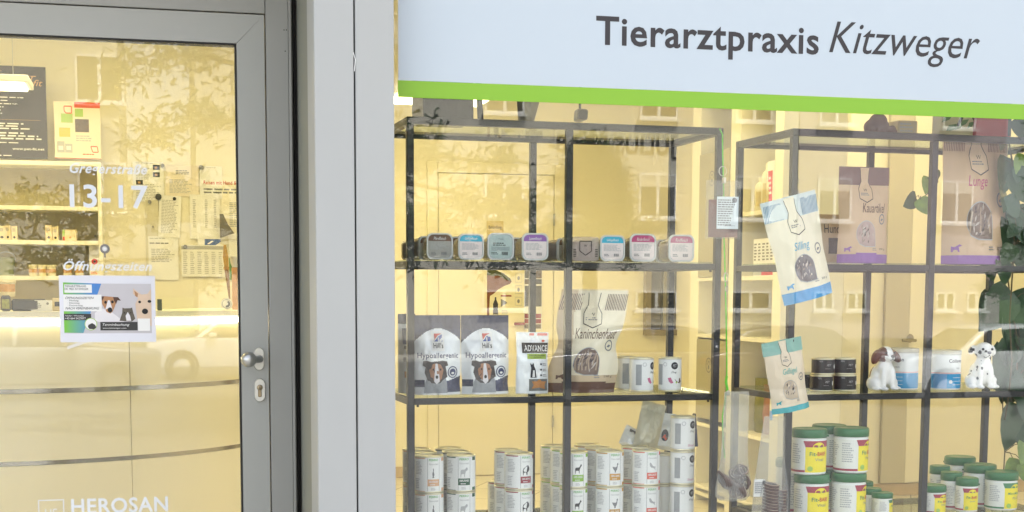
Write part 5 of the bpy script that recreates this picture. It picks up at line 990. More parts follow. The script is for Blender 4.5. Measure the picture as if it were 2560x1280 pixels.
def figurine(label, loc, rz, spotted):
    t = thing('dog_figurine', label, 'dog figurine', loc, (0, 0, rz), 'sitting dog figurines')
    E = [(V3(0, .010, .034), (.027, .026, .034), None), (V3(0, -.004, .056), (.021, .019, .026), None),                       # haunch body, chest
         (V3(-.013, -.018, .03), (.0078, .009, .032), None), (V3(.013, -.018, .03), (.0078, .009, .032), None),                  # fore legs
         (V3(-.014, -.026, .005), (.0085, .012, .0052), None), (V3(.014, -.026, .005), (.0085, .012, .0052), None),
         (V3(-.025, .004, .018), (.013, .022, .018), None), (V3(.025, .004, .018), (.013, .022, .018), None), (V3(-.03, -.014, .005), (.008, .013, .005), None), (V3(.03, -.014, .005), (.008, .013, .005), None),
         (V3(0, -.006, .092), (.023, .021, .021), None), (V3(0, -.024, .084), (.0125, .011, .0095), None), (V3(0, -.002, .074), (.013, .013, .014), None), (V3(0, .036, .008), (.006, .02, .006), None)]
    if not spotted: E += [(V3(-.027, -.006, .086), (.0085, .013, .0205), ('Y', .32)), (V3(.029, -.006, .087), (.0085, .013, .020), ('Y', -.6))]; mf = bspaniel
    else:
        E += [(V3(-.027, .0, .094), (.0075, .011, .013), ('Y', .5)), (V3(.026, .0, .092), (.006, .010, .014), ('Y', -.2))]; r = random.Random(8)
        sp_ = [Vector((r.uniform(-.035, .035), r.uniform(-.035, .02), r.uniform(.008, .108))) for _ in range(90)]; rad = [r.uniform(.0022, .0038) for _ in sp_]
        mf = lambda c, nrm: m_spot if any((c-s).length < q+.001 for s, q in zip(sp_, rad)) or (c.x < -.03 and c.z > .088) else m_por
    blobs('body', E, .0022, mf, t)
    mb = MB(); prof = [(.0001, .0)]; 
    for sx in (-1, 1):
        T = Matrix.Translation((sx*.0115, -.0252, .0965)); mb.lathe([(.0031*math.sin(math.pi*k/8)+1e-5, -.0031*math.cos(math.pi*k/8)) for k in range(9)], m_gasket, 12, T=T)
    mb.build('eyes', t); mb = MB(); mb.lathe([(.0048*math.sin(math.pi*k/8)+1e-5, -.0036*math.cos(math.pi*k/8)) for k in range(9)], m_gasket if not spotted else M('grey nose', (84, 82, 100), .3, 0, 0), 14, T=Matrix.Translation((0, -.0348, .088))); mb.build('nose', t)
    mb = MB(); mb.tube([(-.006, -.0335, .0775), (-.002, -.0352, .0795), (0, -.0356, .0835)], .0006, m_gasket, 5); mb.tube([(.006, -.0335, .0775), (.002, -.0352, .0795), (0, -.0356, .0835)], .0006, m_gasket, 5); mb.build('mouth', t)
    return t
f1 = figurine('white sitting puppy figurine with chestnut brown ears', place(U2, 2215, .055, S2+.0008), TH2+.15, False); f1.scale = (1.42, 1.3, 1.26)
f2 = figurine('white sitting puppy figurine with black dalmatian spots', place(U2, 2463, .055, S2+.0008), TH2-.1, True); f2.scale = (1.4, 1.3, 1.36)
# ---- on top of the units
ZT1, ZT2 = U1[4]+.011, U2[4]+.011
m_bag = M('matt black bag', (30, 30, 30), .5, 0, .2, 8); a = uat(U1, 1058, 290, .10); b_ = uat(U1, 1183, 290, .10)
t = thing('carrier_bag', 'upright matt black carrier bag on top of the first shelf', 'bag', place(U1, 1058, .08, ZT1), (0, 0, TH1)); w = (b_-a).length
mb = MB(); mb.grid(lambda u, v: Vector((u*w, -.004+.006*noise.noise(Vector((u*3, v*3, 0))), v*.34)), 12, 16, m_bag); mb.grid(lambda u, v: Vector((u*w, .16+.006*noise.noise(Vector((u*3, v*3, 5))), v*.34)), 12, 16, m_bag, flip=True)
mb.grid(lambda u, v: Vector((0, -.004+.164*u, v*.34)), 2, 2, m_bag, flip=True); mb.grid(lambda u, v: Vector((w, -.004+.164*u, v*.34)), 2, 2, m_bag); mb.build('bag_body', t)
mb = MB(); P = [Vector((w-.008, .03, .34)), Vector((w+.002, -.012, .2)), Vector((w+.006, -.014, .09)), Vector((w+.012, -.012, .002))]; Q = [p+Vector((.018, 0, 0)) for p in P]; mb.add(P+Q+[p+Vector((0, .003, 0)) for p in P+Q], [(i, i+1, 5+i, 4+i) for i in range(3)]+[(8+i, 12+i, 13+i, 9+i) for i in range(3)]+[(i, 8+i, 9+i, 1+i) for i in range(3)]+[(4+i, 5+i, 13+i, 12+i) for i in range(3)], m_bag); mb.build('strap', t)
pouch('foil_bag', 'crumpled greenish foil bag tipped over on top of the first shelf', 'foil bag', place(U1, 1313, .05, ZT1+.005), (0, .10, TH1-.1), .078, .10, .035, lambda a, b: M('greenish foil', (128, 118, 78), .3, .4, .3, 14, .3), None, lambda v: .62+.45*v, wr=.010, seed=31, nu=14, nv=14, flat_bottom=False)
p = bp(1458, 285, 2.2); t = thing('wall_speaker', 'small black rounded loudspeaker hanging high behind the first shelf', 'loudspeaker', p); r_ = 14*(p.y-CAM.y)/F_PX
mb = MB(); T = Matrix.Rotation(.08, 4, 'Y'); loft(mb, [[T @ (q-Vector((0, 0, r_))) for q in sqring(2*r_*s, 2*r_*s, r_*.45*s, y)] for s, y in ((.86, 0), (1, .01), (1, .06), (.7, .09))], m_bag); mb.build('housing', t)
mb = MB(); mb.tube([(0, .05, r_*.9), (0, .05, CH-p.z)], .006, m_bag, 8); mb.build('stem', t)
m_plush = M('brown plush', (104, 78, 66), .95, 0, .2, 60, .3)
t = thing('plush_dog', 'brown plush dog with floppy ears lying on top of the second shelf', 'plush toy', place(U2, 2180, .1, ZT2-.004), (0, 0, TH2))
blobs('body', [(V3(.0, 0, .032), (.040, .045, .030), None), (V3(-.012, -.03, .045), (.03, .03, .026), None), (V3(-.045, -.03, .03), (.013, .012, .024), ('Y', .5)), (V3(.042, -.02, .014), (.02, .02, .015), None), (V3(.05, -.012, .024), (.013, .013, .014), None), (V3(-.03, -.035, .012), (.016, .018, .012), None)], .004, lambda c, n_: m_plush, t)
for ch in t.children: ch.name = 'plush_body'
def flower(mb, fn):
    r = random.Random(4)
    for k in range(9):
        x, y = r.uniform(-.4, .4), r.uniform(.05, .7); poly(mb, fn, [(x, y), (x+.14, y+.05), (x+.22, y+.16), (x+.05, y+.13)], M('leaf print', (104, 136, 82), .6, 0, .2, 40), .001)
    poly(mb, fn, [(-.05, .25), (.1, .55), (.3, .75), (.32, .72), (.15, .5), (0, .22)], m_dk, .0014); poly(mb, fn, [(.2, .6), (.45, .3), (.42, .75)], m_dk, .0014)
pouch('gift_bag', 'cream bag printed with green leaves on top of the second shelf', 'gift bag', place(U2, 2372, .08, ZT2), (0, 0, TH2), 112*k3, .15, .05, lambda a, b: M('cream gift paper', (226, 212, 178), .6, 0, .04), flower, wr=.002, seed=40)
box_thing('carton', 'red cardboard box on top of the second shelf next to the leaf print bag', 'carton', place(U2, 2470, .06, ZT2), 98*k3, .12, .16, M('red carton', (172, 52, 66), .6, 0, .04), lambda mb, fn, w, h: rect(mb, fn, w*.38, w*.47, .01, h*.9, m_dk), TH2)
box_thing('carton', 'low pale carton on top of the second shelf next to the plush dog', 'carton', place(U2, 2258, .12, ZT2), 50*k3, .08, .055, M('pale carton', (196, 182, 150), .6, 0, .1, 20), lambda mb, fn, w, h: lines(mb, fn, -w*.4, w*.4, h*.9, h*.3, 3, m_lgrey), TH2)
# ---- hanging cords and bags
m_cord = M('neon green cord', (96, 206, 50), .6, 0, .05); m_cordw = M('pale blue cord', (214, 230, 236), .6, 0, .05); m_ring = M('split ring', (205, 203, 195), .3, .4, .05)
def ringpts(c, rx, rz, tw=0): return [c+Vector((rx*math.cos(a)*math.cos(tw), rx*math.cos(a)*math.sin(tw), rz*math.sin(a))) for a in [2*math.pi*k/22 for k in range(22)]]
def cord(name, label, pts, mat, rings, group, HY):
    P = [bp(x, y, HY) for x, y in pts]; o_ = P[0].copy(); t = thing(name, label, 'cord', o_, (0, 0, 0), group)
    mb = MB(); mb.tube([p-o_ for p in P], .0023, mat, 6); mb.build('cord', t)
    for (x, y, rp, q) in rings:
        c = bp(x, y, HY-.004)-o_; s = (HY-CAM.y)/F_PX; mb = MB(); mb.tube(ringpts(c, rp*s*q, rp*s, .3), .0013, m_ring, 6, close=True); mb.build('ring', t)
    return t
HY = .255
t = cord('hanging_cord', 'bright green cord with steel rings hanging from the first shelf', [(1799, 322), (1806, 336), (1807, 400), (1809, 470), (1810, 600), (1813, 690), (1815, 780), (1817, 900), (1817, 972), (1812, 1010), (1806, 1040), (1808, 1110), (1812, 1145)], m_cord, [(1807, 428, 12.5, 1), (1815, 693, 12, .55), (1817, 722, 7, .6)], 'cords with hanging treats', HY)
mb = MB(); o_ = t.location; mb.tube([bp(1817, 940, HY-.003)-o_, bp(1815, 955, HY-.003)-o_, bp(1819, 975, HY-.003)-o_], .004, m_cord, 7); mb.build('knot', t)
mb = MB(); c = bp(1820, 981, HY-.003)-o_; mb.rbox(c.x-.005, c.x+.005, c.y-.004, c.y+.004, c.z-.010, c.z+.006, m_ring, .001); mb.build('clip', t)
t = cord('hanging_cord', 'pale blue cord with a steel ring hanging from the second shelf', [(1977, 345), (1992, 357), (1991, 400), (1989, 470), (1984, 560), (1978, 660), (1973, 760), (1968, 830), (1966, 850)], m_cordw, [(1988, 452, 12, 1), (1967, 818, 7, .5)], 'cords with hanging treats', HY)
o_ = t.location; mb = MB()
for (x, y) in ((1994, 482), (1966, 846)):
    c = bp(x, y, HY-.012)-o_; mb = MB(); mb.rbox(c.x-.004, c.x+.004, c.y-.004, c.y+.008, c.z-.008, c.z+.008, m_ring, .001); mb.build('clip', t)
# two tilted bags
def tilted(x0, y0, x1, y1):      # bottom centre, top centre pixel -> loc, angle, height
    a, b_ = bp(x0, y0, HY-.03), bp(x1, y1, HY-.03); d = b_-a; return a, math.atan2(d.x, d.z), d.length
a, an, hh = tilted(2021, 748, 1967, 492); s5 = (HY-.03-CAM.y)/F_PX
def art_s(mb, fn):
    treats_art(m_stripe, 'Silling', M('sky blue lettering', (82, 172, 208), .6, 0, 0), m_wing, None, .13, m_blueb, wx=(-.16, .16), wy=.60)(mb, fn)
pouch('treat_pouch', 'tilted cream fish treat pouch with sky blue foot hanging on the pale cord', 'treat pouch', a, (0, an, .05), 158*s5, hh, .06, lambda x, b: m_blueb if b < .105+.03*math.cos(x*4)*.3 else (M('pale blue film', (214, 224, 220), .5, 0, .03) if b > .80 and abs(x) > .0 else m_kraft), art_s, lambda v: .93+.12*v-.05*math.exp(-((v-.45)/.15)**2), wr=.0075, seed=51, topflat=.95)
a, an, hh = tilted(1977, 1027, 1952, 850)
pouch('treat_pouch', 'tilted cream poultry treat pouch with teal top and foot, lower on the pale cord', 'treat pouch', a, (0, an, .05), 112*s5, hh, .048, lambda x, b: m_teal if b < .085 else (m_sage if b > .82 else M('blush film', (238, 220, 192), .5, 0, .03)),
      treats_art(None, 'Geflügel', M('teal lettering', (70, 176, 170), .6, 0, 0), m_winl, None, .11, m_teal, wx=(-.14, .24), wy=.64, tagm=M('blush film', (238, 220, 192)), weight=False), lambda v: 1.0+.06*(v > .8)-.05*math.exp(-((v-.3)/.15)**2), wr=.0065, seed=52, topflat=.95)
# clear flat bag with dried meat and white label
m_clear = GL('clear bag film', (.95, .95, .93), .05, .08, True, .07, .6); m_milky = GL('milky bag film', (.94, .94, .91), .09, .05, True, .27, 1.)
def clearbag(label, px0, py0, px1, py1, prof, Y, d, film, seed, group='clear hanging treat bags'):
    a = bp(px0, py1, Y); b_ = bp(px1, py0, Y); w, h = b_.x-a.x, b_.z-a.z; t = thing('clear_bag', label, 'treat bag', Vector(((a.x+b_.x)/2, Y, a.z)), (0, 0, 0), group)
    def bl(u, v): return d/2*(1-abs(2*u-1)**2.2)*(.15+.85*math.exp(-((v-.2)/.3)**2))+.004*noise.noise(Vector((u*4, v*6, seed)))*(1-abs(2*u-1))
    mb = MB(); X_ = lambda u, v: ((u-.5)*prof(v)[1]+prof(v)[0])*w
    mb.grid(lambda u, v: Vector((X_(u, v), -bl(u, v), v*h)), 16, 24, film); mb.grid(lambda u, v: Vector((X_(u, v), bl(u, v), v*h)), 16, 24, film, flip=True); mb.build('film', t); return t, w, h
t, w, h = clearbag('clear bag of dried meat with a white label on the green cord', 1763, 452, 1853, 597, lambda v: (0, 1.), HY-.02, .02, m_clear, 61)
mb = MB(); m_jerky = M('dried meat', (122, 78, 72), .5, 0, .35, 40, .4); mb.grid(lambda u, v: Vector(((u-.5)*w*(.84-.0*v), -.007*math.sin(math.pi*u)-.002*noise.noise(Vector((u*9, v*3, 1))), h*(.03+.64*v))), 24, 14, m_jerky); mb.grid(lambda u, v: Vector(((u-.5)*w*.84, .007*math.sin(math.pi*u), h*(.03+.64*v))), 24, 14, m_jerky, flip=True); mb.build('dried_meat', t)
mb = MB(); fn = lambda u, v, f: Vector((u*w, -.0135-f, v*h)); mb.rbox(-w*.23, w*.39, -.0135, -.0125, h*.17, h*.72, M('blueish white label', (222, 230, 232), .5, 0, .02), .0004); lines(mb, fn, -.2, .3, .68, .22, 12, m_grey, seed=4); disc(mb, fn, .27, .66, .07, m_grey, .0006, 18, 0, .045); text(mb, fn, 'getrocknet', .0, .3, .215, .235, m_ink); mb.build('label', t)
mb = MB(); mb.rbox(-.004, .004, -.01, .006, h*.95, h*1.05, m_ring, .001); mb.build('clip', t)
# milky bag of rings under the green cord
coil = M('dried trachea rings', (84, 58, 50), .5, 0, .4, 50, .3); coil2 = M('pale ring edge', (188, 166, 150), .5, 0, .2, 50)
def pr1(v): return (.0-.06*(1-v), min(1, .80-.1*v+.22*math.exp(-((v-.1)/.2)**2)) if v > .04 else .75)
t, w, h = clearbag('milky clear bag filled with brown rings under the green cord', 1793, 978, 1886, 1252, pr1, HY-.02, .07, m_milky, 62)
r = random.Random(3)
def ringpiece(c, R, tk, rot, nm='ring_treat'):
    mb = MB(); E = rot.to_matrix() if hasattr(rot, 'to_matrix') else rot; P = [c+E @ Vector((R*math.cos(a)*(1+.08*math.sin(3*a)), R*math.sin(a), 0)) for a in [2*math.pi*k/18 for k in range(18)]]; mb.tube(P, tk, coil, 7, close=True); P = [p+E @ Vector((0, 0, tk*.8)) for p in P]; mb.tube(P, tk*.42, coil2, 5, close=True); return mb
from mathutils import Euler
coil3 = M('tangled brown rings', (108, 82, 74), .5, 0, .5, 60, .4)
for k in range(9): ringpiece(Vector((-.044+.008*k, -.004, .066-.0042*k)), .027-.0004*k, .0042, Euler((.15, 1.15, .2))).build('ring_treat', t)
for k in range(20):
    x, z = r.uniform(-.018, .036), r.uniform(.022, .100); ringpiece(Vector((x-.010*(z > .08), -.026+.03*r.random(), z)), r.uniform(.011, .018), r.uniform(.003, .0045), Euler((r.uniform(.7, 2.2), r.uniform(-.8, .8), r.uniform(0, 3)))).build('ring_treat', t)
def pr2(v): return (.10*(1-v)-.06+.16*v, 1.0-.45*v**1.5)
t, w, h = clearbag('tall milky bag of stacked pale rings below the poultry pouch', 1874, 1040, 1976, 1300, pr2, HY-.025, .06, m_milky, 63)
for k in range(11): ringpiece(Vector((.0, -.012, .012+.0098*k)), .023, .0045, Euler((.1+.05*r.random(), .12, 0))).build('ring_treat', t)
for k in range(9): ringpiece(Vector((.036, -.004, .010+.0098*k)), .018, .004, Euler((-.1, .1*r.random(), 0))).build('ring_treat', t)
mb = MB(); fn = lambda u, v, f: Vector((u-.038, -.012-f, v)); mb.grid(lambda u, v: Vector((-.058+.038*u, -.010-.004*math.sin(3*u), .075+.055*v)), 6, 4, m_paper); lines(mb, lambda u, v, f: Vector((u, -.0155-f, v)), -.056, -.024, .122, .085, 6, m_grey); disc(mb, lambda u, v, f: Vector((u, -.0155-f, v)), -.026, .119, .006, m_dk); mb.build('label', t)
mb = MB(); mb.rbox(-.004, .004, -.003, .003, h-.012, h+.018, M('pale blue clip', (160, 190, 215), .3, 0, .03), .001); mb.build('clip', t)
# ---------------------------------------------------------------- climbing plant at the picture edge
m_leaf = M('dark green leaf', (30, 66, 22), .28, 0, .3, 25, .1); m_leaf2 = M('variegated leaf', (116, 142, 52), .35, 0, .5, 45, .1); m_stem = M('green brown stem', (84, 74, 44), .6, 0, .2, 40)
m_vein = M('pale leaf vein', (110, 140, 70), .5, 0, .1)
def leaf(mb, c, L, E, mat, curl=.25):
    # heart shaped blade: base at c, tip towards local -z, faces -y
    pts = []; out = [(0, 0), (.18, .10), (.38, .07), (.5, -.12), (.50, -.36), (.40, -.62), (.22, -.86), (0, -1.05)]
    n = len(out); V = []; R = E.to_matrix()
    for s in (-1, 0, 1):
        for i, (x, z) in enumerate(out):
            xx = x*s*.92; y = -curl*(.3*abs(xx)-.5*z*z*.6)*1.0; V.append(c+R @ Vector((xx*L, y*L, (z if s else z*.99-(.06 if i == 0 else 0))*L)))
    F = []
    for i in range(n-1): F += [(n+i, i, i+1, n+i+1), (2*n+i, n+i, n+i+1, 2*n+i+1)]
    mb.add(V, F, mat, True)
def vine(label, pts, leaves, Y, thick=.0028):
    P = [bp(x, y, Y+dy) for x, y, dy in pts]; o_ = P[0].copy(); t = thing('climbing_plant', label, 'plant', o_, (0, 0, 0), 'hanging vines of the climbing plant')
    mb = MB(); mb.tube([p-o_ for p in P], thick, m_stem, 7); mb.build('stem', t)
    for (x, y, dy, Lp, tw, tl, va) in leaves:
        c = bp(x, y, Y+dy)-o_; s = (Y+dy-CAM.y)/F_PX; mb = MB(); leaf(mb, c, Lp*s, Euler((r.uniform(-.35, .1), tl, tw)), m_leaf2 if va else m_leaf, r.uniform(.1, .4))
        n_ = min(P, key=lambda q: (q-o_-c).length)-o_; mid = (n_+c)/2+Vector((0, -.004, .012)); mb.tube([n_, mid, c], .0013, m_stem, 5); mb.build('leaf', t)
    return t
def more(pts, n, dy0, seed, lo, hi):
    q = random.Random(seed); L = []
    for k in range(n): x, y, _ = q.choice(pts[1:]); L.append((x+q.uniform(-34, 34), y+q.uniform(-40, 40), dy0+q.uniform(-.03, .03), q.uniform(lo, hi), q.uniform(-.7, .7), q.uniform(-.7, .7), q.random() < .15))
    return L
r = random.Random(12)
vine('hanging vine with large dark leaves beside the big tan pouch', [(2500, 250, 0), (2518, 330, .01), (2535, 430, 0), (2528, 520, -.01), (2537, 610, 0), (2530, 700, .01), (2524, 800, 0), (2530, 900, 0), (2522, 990, .01), (2512, 1050, 0)],
     [(2515, 400, 0, 95, .4, .2, 0), (2548, 430, -.02, 90, -.3, -.3, 0), (2505, 470, -.01, 80, .6, .5, 0), (2552, 520, -.01, 110, 0, -.2, 0), (2518, 560, .01, 120, .2, .35, 0), (2560, 610, 0, 100, -.4, -.4, 0), (2505, 330, 0, 60, .5, .5, 0), (2545, 300, 0, 70, 0, -.5, 0), (2505, 650, .0, 72, .3, .1, 0), (2465, 652, .03, 58, .2, -.3, 0)]+more([(2510, 330, 0), (2545, 400, 0), (2550, 500, 0), (2545, 600, 0), (2550, 560, 0)], 16, .0, 5, 36, 66), .36)
vine('hanging vine with very large overlapping leaves behind the spotted dog figurine', [(2545, 600, 0), (2520, 700, 0), (2528, 760, .01), (2546, 860, 0), (2540, 950, 0), (2526, 1010, 0)],
     [(2520, 735, 0, 130, .1, .7, 0), (2568, 730, .01, 150, -.2, -.3, 0), (2476, 742, .02, 95, .3, .5, 0), (2548, 860, 0, 170, 0, .1, 0), (2512, 880, .02, 130, .3, .5, 0), (2570, 920, 0, 120, 0, -.3, 0), (2505, 955, .03, 60, .3, .2, 0)]+more([(2540, 700, 0), (2545, 820, 0), (2550, 900, 0), (2535, 960, 0)], 12, .0, 6, 50, 90), .46)
vine('thin bare vine with leaves low at the picture edge, above the wide jar', [(2506, 985, 0), (2508, 1060, .005), (2512, 1130, 0), (2508, 1200, 0), (2506, 1280, 0)],
     [(2560, 985, 0, 75, .2, .3, 0), (2540, 1020, -.01, 120, .3, .25, 0), (2572, 1040, 0, 130, -.2, -.2, 0), (2558, 1110, -.02, 62, .3, .4, 1), (2534, 1150, -.02, 60, .2, .2, 1), (2562, 1160, -.03, 60, -.3, -.3, 1)], .40, .0022)
vine('short tendril with three young leaves behind the shelf post', [(2345, 455, 0), (2330, 470, 0), (2318, 485, 0), (2300, 500, 0)],
     [(2318, 445, 0, 44, .2, .2, 1), (2288, 495, 0, 52, .5, 1.1, 0), (2300, 500, -.01, 48, -.2, -.6, 1), (2340, 425, .01, 34, .2, .2, 0)], .42, .0016)

# ================================================================ THE STREET (seen mirrored in the panes)
def mir(px, py, Yv):                 # where an object must stand to be mirrored at that pixel, Yv metres behind the pane
    p = bp(px, py, GY+Yv); return Vector((p.x, GY-Yv, p.z))
BY = 41.; WYb = GY-BY                # face of the houses across the street
m_h1 = M('cream house render', (196, 192, 180), .85, 0, .05, 1.5, .1); m_h2 = M('mauve house render', (176, 166, 168), .85, 0, .05, 1.5, .1); m_pane = M('dark window pane', (34, 38, 42), .1, 0, .2, 2); m_wf = M('white window frame', (226, 226, 224), .5, 0, .02); m_roof = M('red roof tile', (128, 66, 50), .85, 0, .2, 6)
def house(label, x0, x1, ztop, mat, wins, Y=WYb, depth=9, base=GZ, door=None, stripes=True, letters=None):
    t = thing('house', label, 'house', ((x0+x1)/2, Y, base)); ox = (x0+x1)/2; hw = (x1-x0)/2; H = ztop-base
    mb = MB(); mb.box(-hw, hw, -depth, 0, 0, H, mat); mb.box(-hw-.01, hw+.01, -.05, .04, 0, .55, M('plinth grey', (120, 116, 110), .85, 0, .1, 4)); mb.build('wall', t)
    mb = MB(); mb.prism([(-depth-.5, H), (.5, H), (.5, H+.15), (-depth/2, H+3.2), (-depth-.5, H+.15)], lambda u, v: Vector((-hw-.3, u, v)), lambda u, v: Vector((hw+.3, u, v)), m_roof); mb.build('roof', t)
    for (wx, wz, ww, wh) in wins:
        cx, cz = wx-ox, wz-base; mb = MB(); mb.box(cx-ww/2, cx+ww/2, .002, .03, cz, cz+wh, m_pane); f = mb.build('window', t)
        mb = MB(); fr_ = .07
        for (a, b_, c, d) in ((cx-ww/2-fr_, cx-ww/2, cz-fr_, cz+wh+fr_), (cx+ww/2, cx+ww/2+fr_, cz-fr_, cz+wh+fr_), (cx-ww/2, cx+ww/2, cz-fr_, cz), (cx-ww/2, cx+ww/2, cz+wh, cz+wh+fr_), (cx-.05, cx+.05, cz, cz+wh)): mb.box(a, b_, .031 if abs((a+b_)/2-cx) < .01 and b_-a < .2 else .002, .075, c, d, m_wf)
        mb.build('frame', f); mb = MB(); mb.rbox(cx-ww/2-.15, cx+ww/2+.15, .002, .22, cz-.17, cz-fr_-.003, m_wf, .01); mb.build('sill', f)
        if stripes and wh > .9: mb = MB(); mb.box(cx-ww/2, cx+ww/2, .032, .06, cz+wh*.72, cz+wh, M('roller shutter', (190, 186, 176), .6, 0, .05, 30)) ; mb.build('shutter', f)
    if letters:
        s, a, b_ = letters; mb = MB(); fn = lambda u, v, f: Vector((-(u)-ox, .03+f, v-base)); text(mb, fn, s, -a.x, -b_.x, b_.z, a.z, M('bronze letters', (46, 40, 36), .6, .2, .05), bold=True); mb.build('lettering', t)
    return t
def wz(py, px=1643): return mir(px, py, BY).z
XB0 = mir(985, 600, BY).x; XB1 = mir(1990, 600, BY).x; XB2 = mir(2505, 600, BY).x
r1, r2, hh = wz(540), wz(291), wz(440)-wz(540)
wins = []
for px in (1643, 1260, 1880):
    x = mir(px, 500, BY).x; wins += [(x, r1, 1.15, hh), (x, r2, 1.15, hh), (x, wz(770), 1.3, .5)]
house('long cream house with bronze lettering across the street', XB0-6, XB1, 11.5, m_h1, wins, letters=('JULIUS RAAB-', mir(1692, 345, BY), mir(1372, 392, BY)))
wins = []
for px in (2085, 2390): x = mir(px, 500, BY).x; wins += [(x, r1, 1.1, hh), (x, r2, 1.1, hh), (x-.3, wz(770), .6, .5), (x+.9, wz(770), .6, .5)]
house('mauve house beside the long cream one', XB1+.05, XB2, 11.5, m_h2, wins)
a = mir(245, 180, BY-3); wn = [(a.x, mir(245, 240, BY-3).z, 1.2, mir(245, 130, BY-3).z-mir(245, 240, BY-3).z), (a.x, mir(245, 240, BY-3).z-3.1, 1.2, 1.3), (a.x-3.6, mir(245, 240, BY-3).z, 1.2, 1.3), (a.x-3.6, mir(245, 240, BY-3).z-3.1, 1.2, 1.3)]
house('cream corner house with a white framed window facing the door', mir(-450, 500, BY-3).x, mir(300, 500, BY-3).x, 12.5, m_h1, wn, GY-BY+3, stripes=False)
# pine tree whose branches are mirrored in door and window
def conifer(label, x, y, z0, H, R, zb, seed, n=9000, dark=(46, 66, 38)):
    r = random.Random(seed); t = thing('pine_tree', label, 'tree', (x, y, z0)); mb = MB(); mb.tube([(0, 0, 0), (.05, .02, H*.4), (0, 0, H*.75), (0, 0, H)], [.24, .19, .10, .02], M('pine bark', (92, 70, 52), .9, 0, .3, 10, .5), 12); mb.build('trunk', t)
    lb = MB(); cr = MB(); ml = M('pine needles', dark, .8, 0, .4, 3)
    for k in range(46):
        zz = zb+(H-zb)*r.random()**1.25; L = R*(1-((zz-zb)/(H-zb))*.75)*r.uniform(.65, 1.1); a = r.uniform(0, 6.28); droop = r.uniform(-.25, .12)
        P = [Vector((math.cos(a)*L*s, math.sin(a)*L*s, zz+droop*L*s*s+.12*math.sin(s*5+k))) for s in (0, .3, .6, .85, 1)]; lb.tube(P, [.055, .04, .028, .016, .006], M('pine bark', (92, 70, 52)), 6)
        for c in range(int(9*L/R)+4):
            s = r.uniform(.3, 1.03); i = min(3, int(s*4)); p = P[i].lerp(P[min(4, i+1)], s*4-i if s < 1 else 1)+Vector((r.gauss(0, .16), r.gauss(0, .16), r.gauss(0, .10))); q = r.uniform(.18, .42)
            for m_ in range(52):
                d = Vector((r.gauss(0, 1), r.gauss(0, 1), r.gauss(0, .7))).normalized(); e = d.cross(Vector((r.random(), r.random(), r.random()))).normalized()*.03; o2 = p+Vector((r.gauss(0, 1), r.gauss(0, 1), r.gauss(0, .7)))*q*.55; d = d*.55; cr.add([o2-e, o2+e, o2+d*q], [(0, 1, 2)], ml)
    lb.build('branches', t); cr.build('crown', t)
a = mir(770, 700, 17); conifer('tall dark pine with spreading branches standing on the pavement across the road', a.x, a.y, GZ, 9.5, 4.6, 2.5, 5)
a = mir(1470, 700, 30); conifer('smaller round pine beside the parked cars', a.x, a.y, GZ, 5.6, 1.5, 3.1, 9)
a = mir(2640, 700, 33); conifer('distant pine past the mauve house', a.x, a.y, GZ, 8.5, 2.4, 2.2, 13)
